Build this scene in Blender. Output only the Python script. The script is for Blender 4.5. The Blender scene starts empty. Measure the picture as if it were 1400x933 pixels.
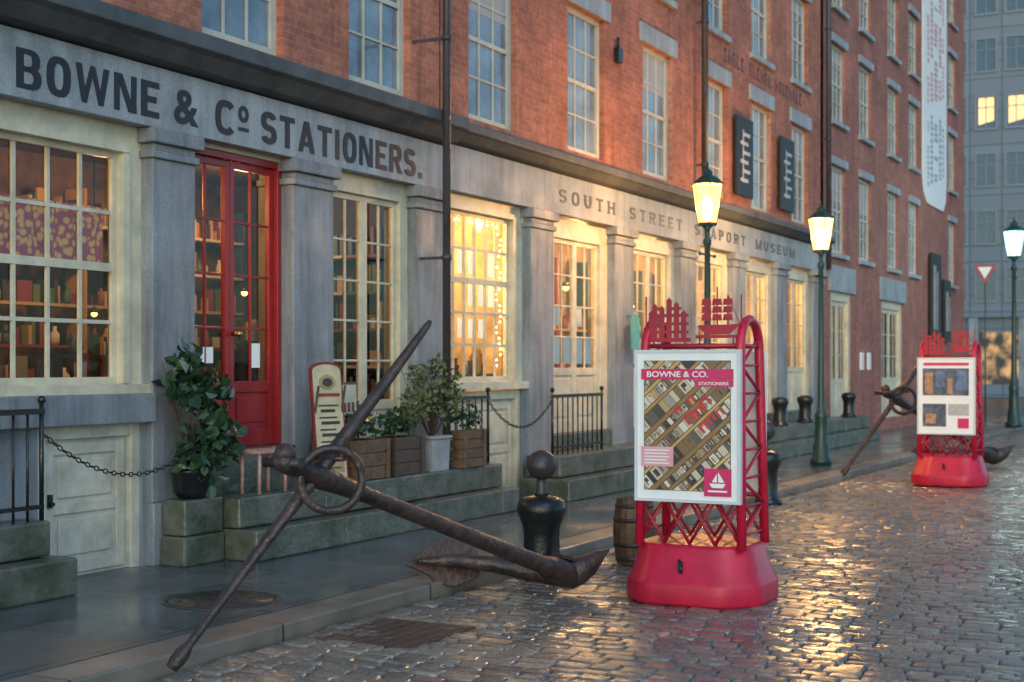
import bpy, bmesh, math, random
from mathutils import Vector, Matrix
random.seed(7)
R=random.random
def U(a,b): return a+(b-a)*random.random()
scene=bpy.context.scene
COL=scene.collection
# ------------------------------------------------------------ materials
def nt(name):
    m=bpy.data.materials.new(name); m.use_nodes=True
    t=m.node_tree
    return m,t,t.nodes["Principled BSDF"],t.nodes,t.links
def rgba(c): return (c[0],c[1],c[2],1)
def pm(name,c,rough=.5,var=.25,scale=8,bump=.0,metal=0,spec=.5,c2=None,bscale=None,rvar=0,coat=0,island=0):
    m,t,b,N,L=nt(name)
    tc=N.new('ShaderNodeTexCoord')
    n=N.new('ShaderNodeTexNoise'); n.inputs['Scale'].default_value=scale; n.inputs['Detail'].default_value=6
    n.inputs['Roughness'].default_value=.65
    L.new(tc.outputs['Object'],n.inputs['Vector'])
    r=N.new('ShaderNodeValToRGB')
    d=c2 if c2 else tuple(x*(1-var) for x in c)
    u=tuple(min(1,x*(1+var)) for x in c)
    r.color_ramp.elements[0].position=.32; r.color_ramp.elements[0].color=rgba(d)
    r.color_ramp.elements[1].position=.68; r.color_ramp.elements[1].color=rgba(u)
    L.new(n.outputs['Fac'],r.inputs['Fac'])
    out=r.outputs['Color']
    L.new(out,b.inputs['Base Color'])
    b.inputs['Roughness'].default_value=rough
    if rvar:
        n2=N.new('ShaderNodeTexNoise'); n2.inputs['Scale'].default_value=scale*.35; n2.inputs['Detail'].default_value=4
        L.new(tc.outputs['Object'],n2.inputs['Vector'])
        m2=N.new('ShaderNodeMapRange'); m2.inputs['From Min'].default_value=.35; m2.inputs['From Max'].default_value=.65
        m2.inputs['To Min'].default_value=max(.04,rough-rvar); m2.inputs['To Max'].default_value=min(1,rough+rvar)
        L.new(n2.outputs['Fac'],m2.inputs['Value']); L.new(m2.outputs['Result'],b.inputs['Roughness'])
    b.inputs['Metallic'].default_value=metal
    b.inputs['Specular IOR Level'].default_value=spec
    b.inputs['Coat Weight'].default_value=coat
    if bump:
        n3=N.new('ShaderNodeTexNoise'); n3.inputs['Scale'].default_value=bscale or scale*4; n3.inputs['Detail'].default_value=5
        L.new(tc.outputs['Object'],n3.inputs['Vector'])
        bp=N.new('ShaderNodeBump'); bp.inputs['Strength'].default_value=bump; bp.inputs['Distance'].default_value=.02
        L.new(n3.outputs['Fac'],bp.inputs['Height']); L.new(bp.outputs['Normal'],b.inputs['Normal'])
    return m
def emis(name,c,s):
    m,t,b,N,L=nt(name)
    b.inputs['Base Color'].default_value=rgba(c)
    b.inputs['Emission Color'].default_value=rgba(c); b.inputs['Emission Strength'].default_value=s
    return m
def stonemat(name,c,dark,streak=.35):
    m,t,b,N,L=nt(name)
    tc=N.new('ShaderNodeTexCoord')
    def noise(sc,scale=(1,1,1),det=6):
        mp=N.new('ShaderNodeMapping'); mp.inputs['Scale'].default_value=scale; L.new(tc.outputs['Object'],mp.inputs[0])
        n=N.new('ShaderNodeTexNoise'); n.inputs['Scale'].default_value=sc; n.inputs['Detail'].default_value=det; n.inputs['Roughness'].default_value=.65
        L.new(mp.outputs[0],n.inputs['Vector']); return n
    def rng(n,a,b_,c_,d):
        r=N.new('ShaderNodeMapRange'); r.inputs['From Min'].default_value=a; r.inputs['From Max'].default_value=b_; r.inputs['To Min'].default_value=c_; r.inputs['To Max'].default_value=d; L.new(n.outputs[0],r.inputs[0]); return r
    s=rng(noise(70),.35,.65,.82,1.18); p=rng(noise(1.4),.35,.65,.78,1.15); k=rng(noise(3.2,(2.2,2.2,.22)),.42,.68,1,1-streak)
    m1=N.new('ShaderNodeMath'); m1.operation='MULTIPLY'; L.new(s.outputs[0],m1.inputs[0]); L.new(p.outputs[0],m1.inputs[1])
    m2=N.new('ShaderNodeMath'); m2.operation='MULTIPLY'; L.new(m1.outputs[0],m2.inputs[0]); L.new(k.outputs[0],m2.inputs[1])
    cc=N.new('ShaderNodeRGB'); cc.outputs[0].default_value=rgba(c)
    v=N.new('ShaderNodeVectorMath'); v.operation='SCALE'; L.new(cc.outputs[0],v.inputs[0]); L.new(m2.outputs[0],v.inputs['Scale']); L.new(v.outputs[0],b.inputs['Base Color'])
    rr=rng(noise(2),.35,.65,.42,.72); L.new(rr.outputs[0],b.inputs['Roughness'])
    bp=N.new('ShaderNodeBump'); bp.inputs['Strength'].default_value=.25; bp.inputs['Distance'].default_value=.015; nb=noise(45); L.new(nb.outputs[0],bp.inputs['Height']); L.new(bp.outputs[0],b.inputs['Normal'])
    return m
def brickmat(name,c1,c2,mortar,stain=.5):
    m,t,b,N,L=nt(name)
    tc=N.new('ShaderNodeTexCoord'); sp=N.new('ShaderNodeSeparateXYZ'); cb=N.new('ShaderNodeCombineXYZ')
    L.new(tc.outputs['Object'],sp.inputs[0]); L.new(sp.outputs['X'],cb.inputs['X']); L.new(sp.outputs['Z'],cb.inputs['Y'])
    br=N.new('ShaderNodeTexBrick'); L.new(cb.outputs[0],br.inputs['Vector'])
    br.inputs['Scale'].default_value=1; br.inputs['Brick Width'].default_value=.215; br.inputs['Row Height'].default_value=.072
    br.inputs['Mortar Size'].default_value=.007; br.inputs['Mortar Smooth'].default_value=.3; br.inputs['Bias'].default_value=0
    br.inputs['Color1'].default_value=rgba(c1); br.inputs['Color2'].default_value=rgba(c2); br.inputs['Mortar'].default_value=rgba(mortar)
    def noise(sc,scale,a,b_,c_,d,det=7):
        mp=N.new('ShaderNodeMapping'); mp.inputs['Scale'].default_value=scale; L.new(tc.outputs['Object'],mp.inputs[0])
        n=N.new('ShaderNodeTexNoise'); n.inputs['Scale'].default_value=sc; n.inputs['Detail'].default_value=det; n.inputs['Roughness'].default_value=.7; L.new(mp.outputs[0],n.inputs['Vector'])
        r=N.new('ShaderNodeMapRange'); r.inputs['From Min'].default_value=a; r.inputs['From Max'].default_value=b_; r.inputs['To Min'].default_value=c_; r.inputs['To Max'].default_value=d; L.new(n.outputs[0],r.inputs[0]); return r
    mr=noise(.9,(1,1,1),.3,.7,1-stain*.8,1+stain*.45); mr4=noise(14,(1,1,1),.3,.7,.75,1.2,3); mk_=noise(2.4,(1.8,1.8,.16),.5,.72,1,.6)
    mm=N.new('ShaderNodeMath'); mm.operation='MULTIPLY'; L.new(mr.outputs[0],mm.inputs[0]); L.new(mr4.outputs[0],mm.inputs[1])
    m3=N.new('ShaderNodeMath'); m3.operation='MULTIPLY'; L.new(mm.outputs[0],m3.inputs[0]); L.new(mk_.outputs[0],m3.inputs[1])
    v=N.new('ShaderNodeVectorMath'); v.operation='SCALE'; L.new(br.outputs['Color'],v.inputs[0]); L.new(m3.outputs[0],v.inputs['Scale'])
    L.new(v.outputs[0],b.inputs['Base Color'])
    b.inputs['Roughness'].default_value=.75
    bp=N.new('ShaderNodeBump'); bp.inputs['Strength'].default_value=.5; bp.inputs['Distance'].default_value=.006; bp.invert=True
    L.new(br.outputs['Fac'],bp.inputs['Height']); L.new(bp.outputs['Normal'],b.inputs['Normal'])
    return m
def glassmat(name,tint,base=.12,col=(.6,.65,.7)):
    m=bpy.data.materials.new(name); m.use_nodes=True; t=m.node_tree; N=t.nodes; L=t.links
    for x in list(N): N.remove(x)
    o=N.new('ShaderNodeOutputMaterial'); tr=N.new('ShaderNodeBsdfTransparent'); tr.inputs[0].default_value=rgba(tint)
    g=N.new('ShaderNodeBsdfGlossy'); g.inputs['Color'].default_value=rgba(col); g.inputs['Roughness'].default_value=.03
    f=N.new('ShaderNodeFresnel'); f.inputs['IOR'].default_value=1.45
    a=N.new('ShaderNodeMath'); a.operation='ADD'; a.inputs[1].default_value=base; a.use_clamp=True
    mx=N.new('ShaderNodeMixShader'); L.new(f.outputs[0],a.inputs[0]); L.new(a.outputs[0],mx.inputs[0])
    L.new(tr.outputs[0],mx.inputs[1]); L.new(g.outputs[0],mx.inputs[2]); L.new(mx.outputs[0],o.inputs[0])
    return m
def lanternglass(name,c,s,f=.5):
    m=bpy.data.materials.new(name); m.use_nodes=True; t=m.node_tree; N=t.nodes; L=t.links
    for x in list(N): N.remove(x)
    o=N.new('ShaderNodeOutputMaterial'); tr=N.new('ShaderNodeBsdfTransparent'); e=N.new('ShaderNodeEmission')
    e.inputs[0].default_value=rgba(c); e.inputs[1].default_value=s
    mx=N.new('ShaderNodeMixShader'); mx.inputs[0].default_value=f
    L.new(tr.outputs[0],mx.inputs[1]); L.new(e.outputs[0],mx.inputs[2]); L.new(mx.outputs[0],o.inputs[0])
    return m
BRICK=brickmat('red_brick',(.53,.165,.095),(.39,.115,.07),(.33,.23,.18),.55)
BRICK2=brickmat('dark_red_brick',(.46,.155,.105),(.34,.11,.08),(.30,.20,.17),.5)
GRAN=stonemat('grey_granite',(.27,.29,.315),0,.45)
GRANL=stonemat('pale_granite',(.33,.36,.39),0,.3)
CORN=pm('dark_cornice_stone',(.075,.083,.09),.6,.35,3,.3,bscale=25)
WETST=pm('mossy_step_stone',(.10,.10,.088),.33,.4,3,.5,bscale=18,c2=(.03,.045,.02),rvar=.15)
CREAM=pm('cream_paint',(.64,.575,.42),.45,.14,4,.08,c2=(.48,.43,.32))
CREAMD=pm('weathered_cream_paint',(.60,.56,.46),.5,.14,4,.1,c2=(.42,.39,.31))
REDP=pm('red_door_paint',(.34,.016,.02),.3,.2,4,.05)
KIOSK=pm('crimson_plastic_paint',(.52,.010,.045),.38,.16,5,.10,c2=(.40,.010,.036),rvar=.08)
KIOSKD=pm('dark_red_metal_paint',(.36,.012,.03),.4,.2,6,.05)
IRON=pm('black_iron',(.012,.013,.015),.25,.3,10,.15,rvar=.1)
RUST=pm('rusted_anchor_iron',(.060,.038,.032),.42,.4,6,1.0,bscale=14,c2=(.018,.016,.018),rvar=.14,metal=.1)
FLUKE=pm('brown_rust',(.075,.040,.032),.5,.4,9,1.0,bscale=18)
DRUST=pm('dark_cast_iron',(.042,.036,.034),.30,.4,12,.5,bscale=30)
GREENP=pm('green_lamp_paint',(.012,.048,.042),.35,.3,8,.1)
TEAL=pm('teal_paint',(.10,.36,.34),.5,.15,8)
DRAIN=pm('drainpipe_paint',(.055,.05,.056),.45,.25,6,.1)
WOOD=pm('weathered_wood',(.14,.075,.042),.6,.35,9,.3,c2=(.06,.035,.022))
WOODD=pm('dark_wood',(.07,.04,.028),.5,.35,9,.3)
PINKW=pm('pinkish_wood',(.45,.25,.21),.5,.2,9)
ZINC=pm('grey_zinc',(.30,.31,.32),.5,.25,6,.1)
LETTER=pm('dark_letter_paint',(.010,.011,.016),.5,.1,8)
LETTERG=pm('grey_letter_paint',(.055,.065,.08),.5,.1,8)
WHITE=pm('white_paint',(.84,.84,.84),.45,.04,8)
SASH=pm('pale_sash_paint',(.50,.485,.42),.5,.14,3)
GLASSUP=pm('painted_sky_glass',(.18,.235,.28),.08,.5,.8,.05,spec=.9,c2=(.05,.07,.085),bscale=2)  # pale blue of the reflected sky is put into the base colour
GLASS=glassmat('shop_glass',(.93,.95,.95),.01)
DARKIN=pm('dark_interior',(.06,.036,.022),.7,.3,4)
BROWNW=pm('brown_shop_wall',(.13,.07,.038),.7,.5,2.5,c2=(.03,.018,.012))
OCHREW=pm('ochre_room_wall',(.36,.23,.10),.7,.45,2.5,c2=(.12,.07,.03))
PLASTER=pm('warm_plaster_wall',(.66,.52,.32),.7,.35,2.5,c2=(.30,.19,.09))
PAPER=emis('self_lit_paper_notice',(.80,.79,.74),.14)  # slight glow added to the paper so notices stand out white
def islandcols(name,cols,rough=.6,em=0):
    m,t,b,N,L=nt(name)
    g=N.new('ShaderNodeNewGeometry'); r=N.new('ShaderNodeValToRGB'); r.color_ramp.interpolation='CONSTANT'
    els=r.color_ramp.elements
    for i,c in enumerate(cols):
        if i<2: els[i].position=i/len(cols); els[i].color=rgba(c)
        else: els.new(i/len(cols)).color=rgba(c)
    L.new(g.outputs['Random Per Island'],r.inputs[0]); L.new(r.outputs[0],b.inputs['Base Color'])
    if em: L.new(r.outputs[0],b.inputs['Emission Color']); b.inputs['Emission Strength'].default_value=em
    b.inputs['Roughness'].default_value=rough
    return m
BOOKS=islandcols('book_covers',[(.25,.05,.04),(.42,.30,.16),(.05,.10,.06),(.55,.47,.36),(.09,.05,.03),(.05,.08,.16),(.42,.22,.07),(.20,.03,.04),(.04,.03,.03),(.12,.14,.06)],.5)
TYPE=islandcols('printing_type_blocks',[(.60,.50,.38),(.08,.06,.05),(.36,.30,.25),(.70,.63,.52),(.22,.13,.07),(.04,.035,.035),(.50,.32,.14),(.13,.10,.09)],.35)
FURN=islandcols('wood_furniture_strips',[(.58,.36,.12),(.44,.25,.08),(.66,.45,.18),(.30,.16,.06)],.4)
LEAFD=islandcols('dark_glossy_leaves',[(.014,.04,.018),(.024,.06,.026),(.038,.085,.035),(.018,.05,.024),(.05,.10,.05)],.3)
LEAFL=islandcols('olive_shrub_leaves',[(.09,.12,.045),(.13,.165,.06),(.06,.085,.03),(.17,.19,.08),(.10,.13,.05)],.5)
BLOOM=islandcols('mixed_blooms',[(.7,.5,.03),(.75,.6,.06),(.4,.03,.25),(.6,.6,.5),(.05,.1,.03)],.5)
BULBW=emis('warm_bulb',(1,.50,.13),4.5)
BULBL=emis('lamp_mantle',(1,.70,.30),300)
BULBC=emis('white_lamp_mantle',(.70,1,.95),160)
LGW=lanternglass('warm_lantern_glass',(1,.43,.085),7,.6)
LGY=lanternglass('yellow_lantern_glass',(1,.52,.14),7,.6)
LGC=lanternglass('white_lantern_glass',(.55,1,.92),3.5)
def curtain():
    m,t,b,N,L=nt('patterned_curtain')
    tc=N.new('ShaderNodeTexCoord'); v=N.new('ShaderNodeTexVoronoi'); v.inputs['Scale'].default_value=17
    L.new(tc.outputs['Object'],v.inputs['Vector'])
    r=N.new('ShaderNodeValToRGB'); r.color_ramp.interpolation='EASE'
    r.color_ramp.elements[0].position=.34; r.color_ramp.elements[0].color=(.62,.40,.17,1)
    r.color_ramp.elements[1].position=.58; r.color_ramp.elements[1].color=(.34,.10,.14,1)
    L.new(v.outputs['Distance'],r.inputs[0]); L.new(r.outputs[0],b.inputs['Base Color'])
    L.new(r.outputs[0],b.inputs['Emission Color']); b.inputs['Emission Strength'].default_value=.25  # emission added in the pattern colours to brighten the cloth
    b.inputs['Roughness'].default_value=.8
    return m
CURT=curtain()
def cobmat():
    m,t,b,N,L=nt('wet_cobblestone')
    g=N.new('ShaderNodeNewGeometry'); r=N.new('ShaderNodeValToRGB')
    cs=[(0,(.185,.16,.135)),(.25,(.24,.21,.175)),(.5,(.15,.13,.115)),(.75,(.28,.24,.195)),(1,(.20,.17,.14))]
    els=r.color_ramp.elements; els[0].color=rgba(cs[0][1]); els[1].color=rgba(cs[4][1])
    for p,c in cs[1:4]: els.new(p).color=rgba(c)
    L.new(g.outputs['Random Per Island'],r.inputs[0])
    tc=N.new('ShaderNodeTexCoord'); n=N.new('ShaderNodeTexNoise'); n.inputs['Scale'].default_value=1.1; n.inputs['Detail'].default_value=5
    L.new(tc.outputs['Object'],n.inputs['Vector'])
    n2=N.new('ShaderNodeTexNoise'); n2.inputs['Scale'].default_value=30; n2.inputs['Detail'].default_value=5
    L.new(tc.outputs['Object'],n2.inputs['Vector'])
    mr=N.new('ShaderNodeMapRange'); mr.inputs['From Min'].default_value=.3; mr.inputs['From Max'].default_value=.7; mr.inputs['To Min'].default_value=.6; mr.inputs['To Max'].default_value=1.25
    L.new(n2.outputs[0],mr.inputs[0])
    v=N.new('ShaderNodeVectorMath'); v.operation='SCALE'; L.new(r.outputs[0],v.inputs[0]); L.new(mr.outputs[0],v.inputs['Scale'])
    n5=N.new('ShaderNodeTexNoise'); n5.inputs['Scale'].default_value=.7; n5.inputs['Detail'].default_value=4
    L.new(tc.outputs['Object'],n5.inputs['Vector'])
    mr5=N.new('ShaderNodeMapRange'); mr5.inputs['From Min'].default_value=.60; mr5.inputs['From Max'].default_value=.72; mr5.inputs['To Max'].default_value=.5
    L.new(n5.outputs[0],mr5.inputs[0])
    mx=N.new('ShaderNodeMix'); mx.data_type='RGBA'; L.new(mr5.outputs[0],mx.inputs[0]); L.new(v.outputs[0],mx.inputs[6]); mx.inputs[7].default_value=(.27,.06,.06,1)
    L.new(mx.outputs[2],b.inputs['Base Color'])
    m2=N.new('ShaderNodeMapRange'); m2.inputs['From Min'].default_value=.35; m2.inputs['From Max'].default_value=.65; m2.inputs['To Min'].default_value=.13; m2.inputs['To Max'].default_value=.33
    L.new(n.outputs[0],m2.inputs[0]); L.new(m2.outputs[0],b.inputs['Roughness'])
    b.inputs['Specular IOR Level'].default_value=.75
    bp=N.new('ShaderNodeBump'); bp.inputs['Strength'].default_value=.35; bp.inputs['Distance'].default_value=.008
    L.new(n2.outputs[0],bp.inputs['Height']); L.new(bp.outputs[0],b.inputs['Normal'])
    return m
COB=cobmat()
def slabmat(name,c1,c2,w,h,mort,rough=(.12,.42)):
    m,t,b,N,L=nt(name)
    tc=N.new('ShaderNodeTexCoord'); br=N.new('ShaderNodeTexBrick'); L.new(tc.outputs['Object'],br.inputs['Vector'])
    br.inputs['Scale'].default_value=1; br.inputs['Brick Width'].default_value=w; br.inputs['Row Height'].default_value=h
    br.inputs['Mortar Size'].default_value=.01; br.inputs['Color1'].default_value=rgba(c1); br.inputs['Color2'].default_value=rgba(c2); br.inputs['Mortar'].default_value=rgba(mort)
    n=N.new('ShaderNodeTexNoise'); n.inputs['Scale'].default_value=1.6; n.inputs['Detail'].default_value=7; n.inputs['Roughness'].default_value=.65
    L.new(tc.outputs['Object'],n.inputs['Vector'])
    mr=N.new('ShaderNodeMapRange'); mr.inputs['From Min'].default_value=.3; mr.inputs['From Max'].default_value=.7; mr.inputs['To Min'].default_value=.55; mr.inputs['To Max'].default_value=1.35
    L.new(n.outputs[0],mr.inputs[0])
    v=N.new('ShaderNodeVectorMath'); v.operation='SCALE'; L.new(br.outputs['Color'],v.inputs[0]); L.new(mr.outputs[0],v.inputs['Scale'])
    L.new(v.outputs[0],b.inputs['Base Color'])
    m2=N.new('ShaderNodeMapRange'); m2.inputs['From Min'].default_value=.38; m2.inputs['From Max'].default_value=.62; m2.inputs['To Min'].default_value=rough[0]; m2.inputs['To Max'].default_value=rough[1]
    n3=N.new('ShaderNodeTexNoise'); n3.inputs['Scale'].default_value=.9; n3.inputs['Detail'].default_value=6; L.new(tc.outputs['Object'],n3.inputs['Vector'])
    L.new(n3.outputs[0],m2.inputs[0]); L.new(m2.outputs[0],b.inputs['Roughness'])
    n4=N.new('ShaderNodeTexNoise'); n4.inputs['Scale'].default_value=25; n4.inputs['Detail'].default_value=5; L.new(tc.outputs['Object'],n4.inputs['Vector'])
    bp=N.new('ShaderNodeBump'); bp.inputs['Strength'].default_value=.25; bp.inputs['Distance'].default_value=.01
    L.new(n4.outputs[0],bp.inputs['Height']); L.new(bp.outputs[0],b.inputs['Normal'])
    return m
SLAB=slabmat('wet_bluestone',(.11,.12,.12),(.078,.09,.092),1.5,.95,(.022,.024,.024),(.08,.36))
KERB=slabmat('kerb_granite',(.23,.195,.155),(.18,.155,.13),1.8,3.0,(.04,.035,.03),(.22,.5))
GROUND=pm('wet_ground',(.05,.047,.045),.28,.3,4,.3)
# ------------------------------------------------------------ mesh builder
class B:
    def __init__(s): s.v=[];s.f=[];s.m=[];s.s=[]
    def add(s,vs,fs,mi=0,sm=False):
        o=len(s.v); s.v.extend([tuple(v) for v in vs])
        for f in fs: s.f.append([i+o for i in f]); s.m.append(mi); s.s.append(sm)
        return s
    def box(s,x0,x1,y0,y1,z0,z1,mi=0):
        vs=[(x0,y0,z0),(x1,y0,z0),(x1,y1,z0),(x0,y1,z0),(x0,y0,z1),(x1,y0,z1),(x1,y1,z1),(x0,y1,z1)]
        return s.add(vs,[(0,3,2,1),(4,5,6,7),(0,1,5,4),(1,2,6,5),(2,3,7,6),(3,0,4,7)],mi)
    def tube(s,pts,rad,n=12,mi=0,sm=True,cap=True,flat=1.0,closed=False):
        pts=[Vector(p) for p in pts]
        if not hasattr(rad,'__len__'): rad=[rad]*len(pts)
        k=len(pts); vs=[]; 
        up=Vector((0,0,1))
        prev=None
        for i,p in enumerate(pts):
            if closed: t=pts[(i+1)%k]-pts[i-1]
            else: t=(pts[min(i+1,k-1)]-pts[max(i-1,0)])
            t.normalize()
            if prev is None:
                a=up if abs(t.z)<.9 else Vector((1,0,0))
                u=t.cross(a).normalized()
            else:
                u=(prev-t*prev.dot(t)).normalized()
            prev=u; w=t.cross(u)
            for j in range(n):
                an=2*math.pi*j/n
                vs.append(p+(u*math.cos(an)+w*math.sin(an)*flat)*rad[i])
        fs=[]
        for i in range(k if closed else k-1):
            for j in range(n):
                a=i*n+j;b_=i*n+(j+1)%n;c=((i+1)%k)*n+(j+1)%n;d=((i+1)%k)*n+j
                fs.append((a,b_,c,d))
        s.add(vs,fs,mi,sm)
        if cap and not closed:
            o=len(s.v)-len(vs)
            s.f.append([o+j for j in range(n)][::-1]); s.m.append(mi); s.s.append(False)
            s.f.append([o+(k-1)*n+j for j in range(n)]); s.m.append(mi); s.s.append(False)
        return s
    def lathe(s,prof,c=(0,0,0),n=24,mi=0,sm=True,sx=1,sy=1):
        vs=[];fs=[]
        for r,z in prof:
            for j in range(n):
                a=2*math.pi*(j+.5)/n; vs.append((c[0]+r*math.cos(a)*sx,c[1]+r*math.sin(a)*sy,c[2]+z))
        for i in range(len(prof)-1):
            for j in range(n): fs.append((i*n+j,i*n+(j+1)%n,(i+1)*n+(j+1)%n,(i+1)*n+j))
        fs.append(tuple(range(n))[::-1]); fs.append(tuple((len(prof)-1)*n+j for j in range(n)))
        return s.add(vs,fs,mi,sm)
    def sphere(s,c,r,n=16,mi=0,sz=1):
        prof=[(max(.0005,r*math.sin(math.pi*i/10)),-r*sz*math.cos(math.pi*i/10)) for i in range(11)]
        return s.lathe(prof,c,n,mi)
    def prism(s,poly,o,ux,uy,d,mi=0):
        o=Vector(o);ux=Vector(ux);uy=Vector(uy);d=Vector(d);k=len(poly)
        vs=[o+ux*a+uy*b for a,b in poly]+[o+ux*a+uy*b+d for a,b in poly]
        fs=[tuple(range(k)),tuple(range(2*k-1,k-1,-1))]+[(i,(i+1)%k,k+(i+1)%k,k+i) for i in range(k)]
        return s.add(vs,fs,mi)
    def wall(s,x0,x1,z0,z1,ops,y,th,mi=0):
        xs=sorted(set([x0,x1]+[v for o in ops for v in o[:2] if x0<v<x1])); zs=sorted(set([z0,z1]+[v for o in ops for v in o[2:4] if z0<v<z1]))
        for i in range(len(xs)-1):
            for j in range(len(zs)-1):
                cx=(xs[i]+xs[i+1])/2; cz=(zs[j]+zs[j+1])/2
                if any(o[0]<cx<o[1] and o[2]<cz<o[3] for o in ops): continue
                s.add([(xs[i],y,zs[j]),(xs[i+1],y,zs[j]),(xs[i+1],y,zs[j+1]),(xs[i],y,zs[j+1])],[(0,1,2,3)],mi)
        for a,b_,c,d in ops:
            for q in ([(a,y,c),(a,y+th,c),(a,y+th,d),(a,y,d)],[(b_,y,c),(b_,y,d),(b_,y+th,d),(b_,y+th,c)],[(a,y,d),(a,y+th,d),(b_,y+th,d),(b_,y,d)],[(a,y,c),(b_,y,c),(b_,y+th,c),(a,y+th,c)]):
                s.add(q,[(0,1,2,3)],mi)
        return s
    def grid(s,x0,x1,z0,z1,y,fr,cols,rows,mid=None,mt=.022,dp=.05,mi=0):
        s.box(x0,x0+fr,y,y+dp,z0,z1,mi); s.box(x1-fr,x1,y,y+dp,z0,z1,mi)
        s.box(x0+fr,x1-fr,y+.001,y+dp-.001,z0,z0+fr,mi); s.box(x0+fr,x1-fr,y+.001,y+dp-.001,z1-fr,z1,mi)
        a,b_,c,d=x0+fr,x1-fr,z0+fr,z1-fr
        for i in range(1,cols):
            x=a+(b_-a)*i/cols; s.box(x-mt/2,x+mt/2,y+.012,y+dp-.01,c,d,mi)
        for j in range(1,rows):
            z=c+(d-c)*j/rows; h=mt
            if mid==j: h=mt*2.2
            s.box(a,b_,y+(.006 if mid==j else .014),y+dp-.012,z-h/2,z+h/2,mi)
        return s
    def mesh(s,name,mats,recalc=True):
        me=bpy.data.meshes.new(name); me.from_pydata(s.v,[],s.f)
        for m in mats: me.materials.append(m)
        me.polygons.foreach_set('material_index',s.m); me.polygons.foreach_set('use_smooth',s.s)
        if recalc:
            bm=bmesh.new(); bm.from_mesh(me); bmesh.ops.recalc_face_normals(bm,faces=bm.faces); bm.to_mesh(me); bm.free()
        me.update()
        return me
    def obj(s,name,mats,parent=None,bevel=0,label=None,recalc=True):
        if not isinstance(mats,(list,tuple)): mats=[mats]
        return mk(name,s.mesh(name,mats,recalc),parent,bevel,label)
def mk(name,me,parent=None,bevel=0,label=None,loc=None):
    ob=bpy.data.objects.new(name,me); COL.objects.link(ob)
    if parent:
        ob.parent=parent
        if parent.get('_w'): ob.matrix_parent_inverse=Matrix.Translation(-parent.location)
    if loc is not None: ob.location=loc
    if bevel:
        b=ob.modifiers.new('bevel','BEVEL'); b.width=bevel; b.segments=2; b.limit_method='ANGLE'
    if label: ob['label']=label
    return ob
def bx(name,mat,parent,*q,bevel=0):
    b=B(); b.box(*q); return b.obj(name,mat,parent,bevel)
def thing(name,loc,label,cat,group=None,rot=0,world=False):
    e=bpy.data.objects.new(name,None); COL.objects.link(e); e.location=loc; e.rotation_euler=(0,0,rot); e.empty_display_size=.2
    e['label']=label; e['category']=cat
    if group: e['group']=group
    if world: e['_w']=1
    return e
def struct(ob,label,cat):
    ob['kind']='structure'; ob['label']=label; ob['category']=cat
def copything(src,loc,rot=None,scale=None,label=None,skip=()):
    n=src.copy(); COL.objects.link(n); n.location=loc
    if rot is not None: n.rotation_euler=(0,0,rot)
    if scale: n.scale=(scale,)*3
    if label: n['label']=label
    def rec(a,b_):
        for c in a.children:
            if c.name.split('.')[0] in skip: continue
            k=c.copy(); COL.objects.link(k); k.parent=b_; rec(c,k)
    rec(src,n)
    return n
def text(name,body,mat,o,ux,uy,w,h,parent,offset=0,ext=.004,spacing=1.0):
    cu=bpy.data.curves.new(name,'FONT'); cu.body=body; cu.size=1; cu.offset=offset; cu.extrude=.01; cu.space_character=spacing
    ob=bpy.data.objects.new('tmp_text',cu); COL.objects.link(ob)
    dg=bpy.context.evaluated_depsgraph_get(); dg.update()
    me=bpy.data.meshes.new_from_object(ob.evaluated_get(dg)); bpy.data.objects.remove(ob)
    xs=[v.co.x for v in me.vertices]; ys=[v.co.y for v in me.vertices]
    x0,x1,y0,y1=min(xs),max(xs),min(ys),max(ys)
    o=Vector(o);ux=Vector(ux);uy=Vector(uy);n=ux.cross(uy)
    for v in me.vertices:
        v.co=o+ux*((v.co.x-x0)/(x1-x0)*w)+uy*((v.co.y-y0)/(y1-y0)*h)+n*(ext if v.co.z>0 else -.002)
    me.materials.clear(); me.materials.append(mat)
    for p in me.polygons: p.material_index=0
    me.name=name
    return mk(name,me,parent)
X1=(1,0,0);Z1=(0,0,1)
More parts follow.
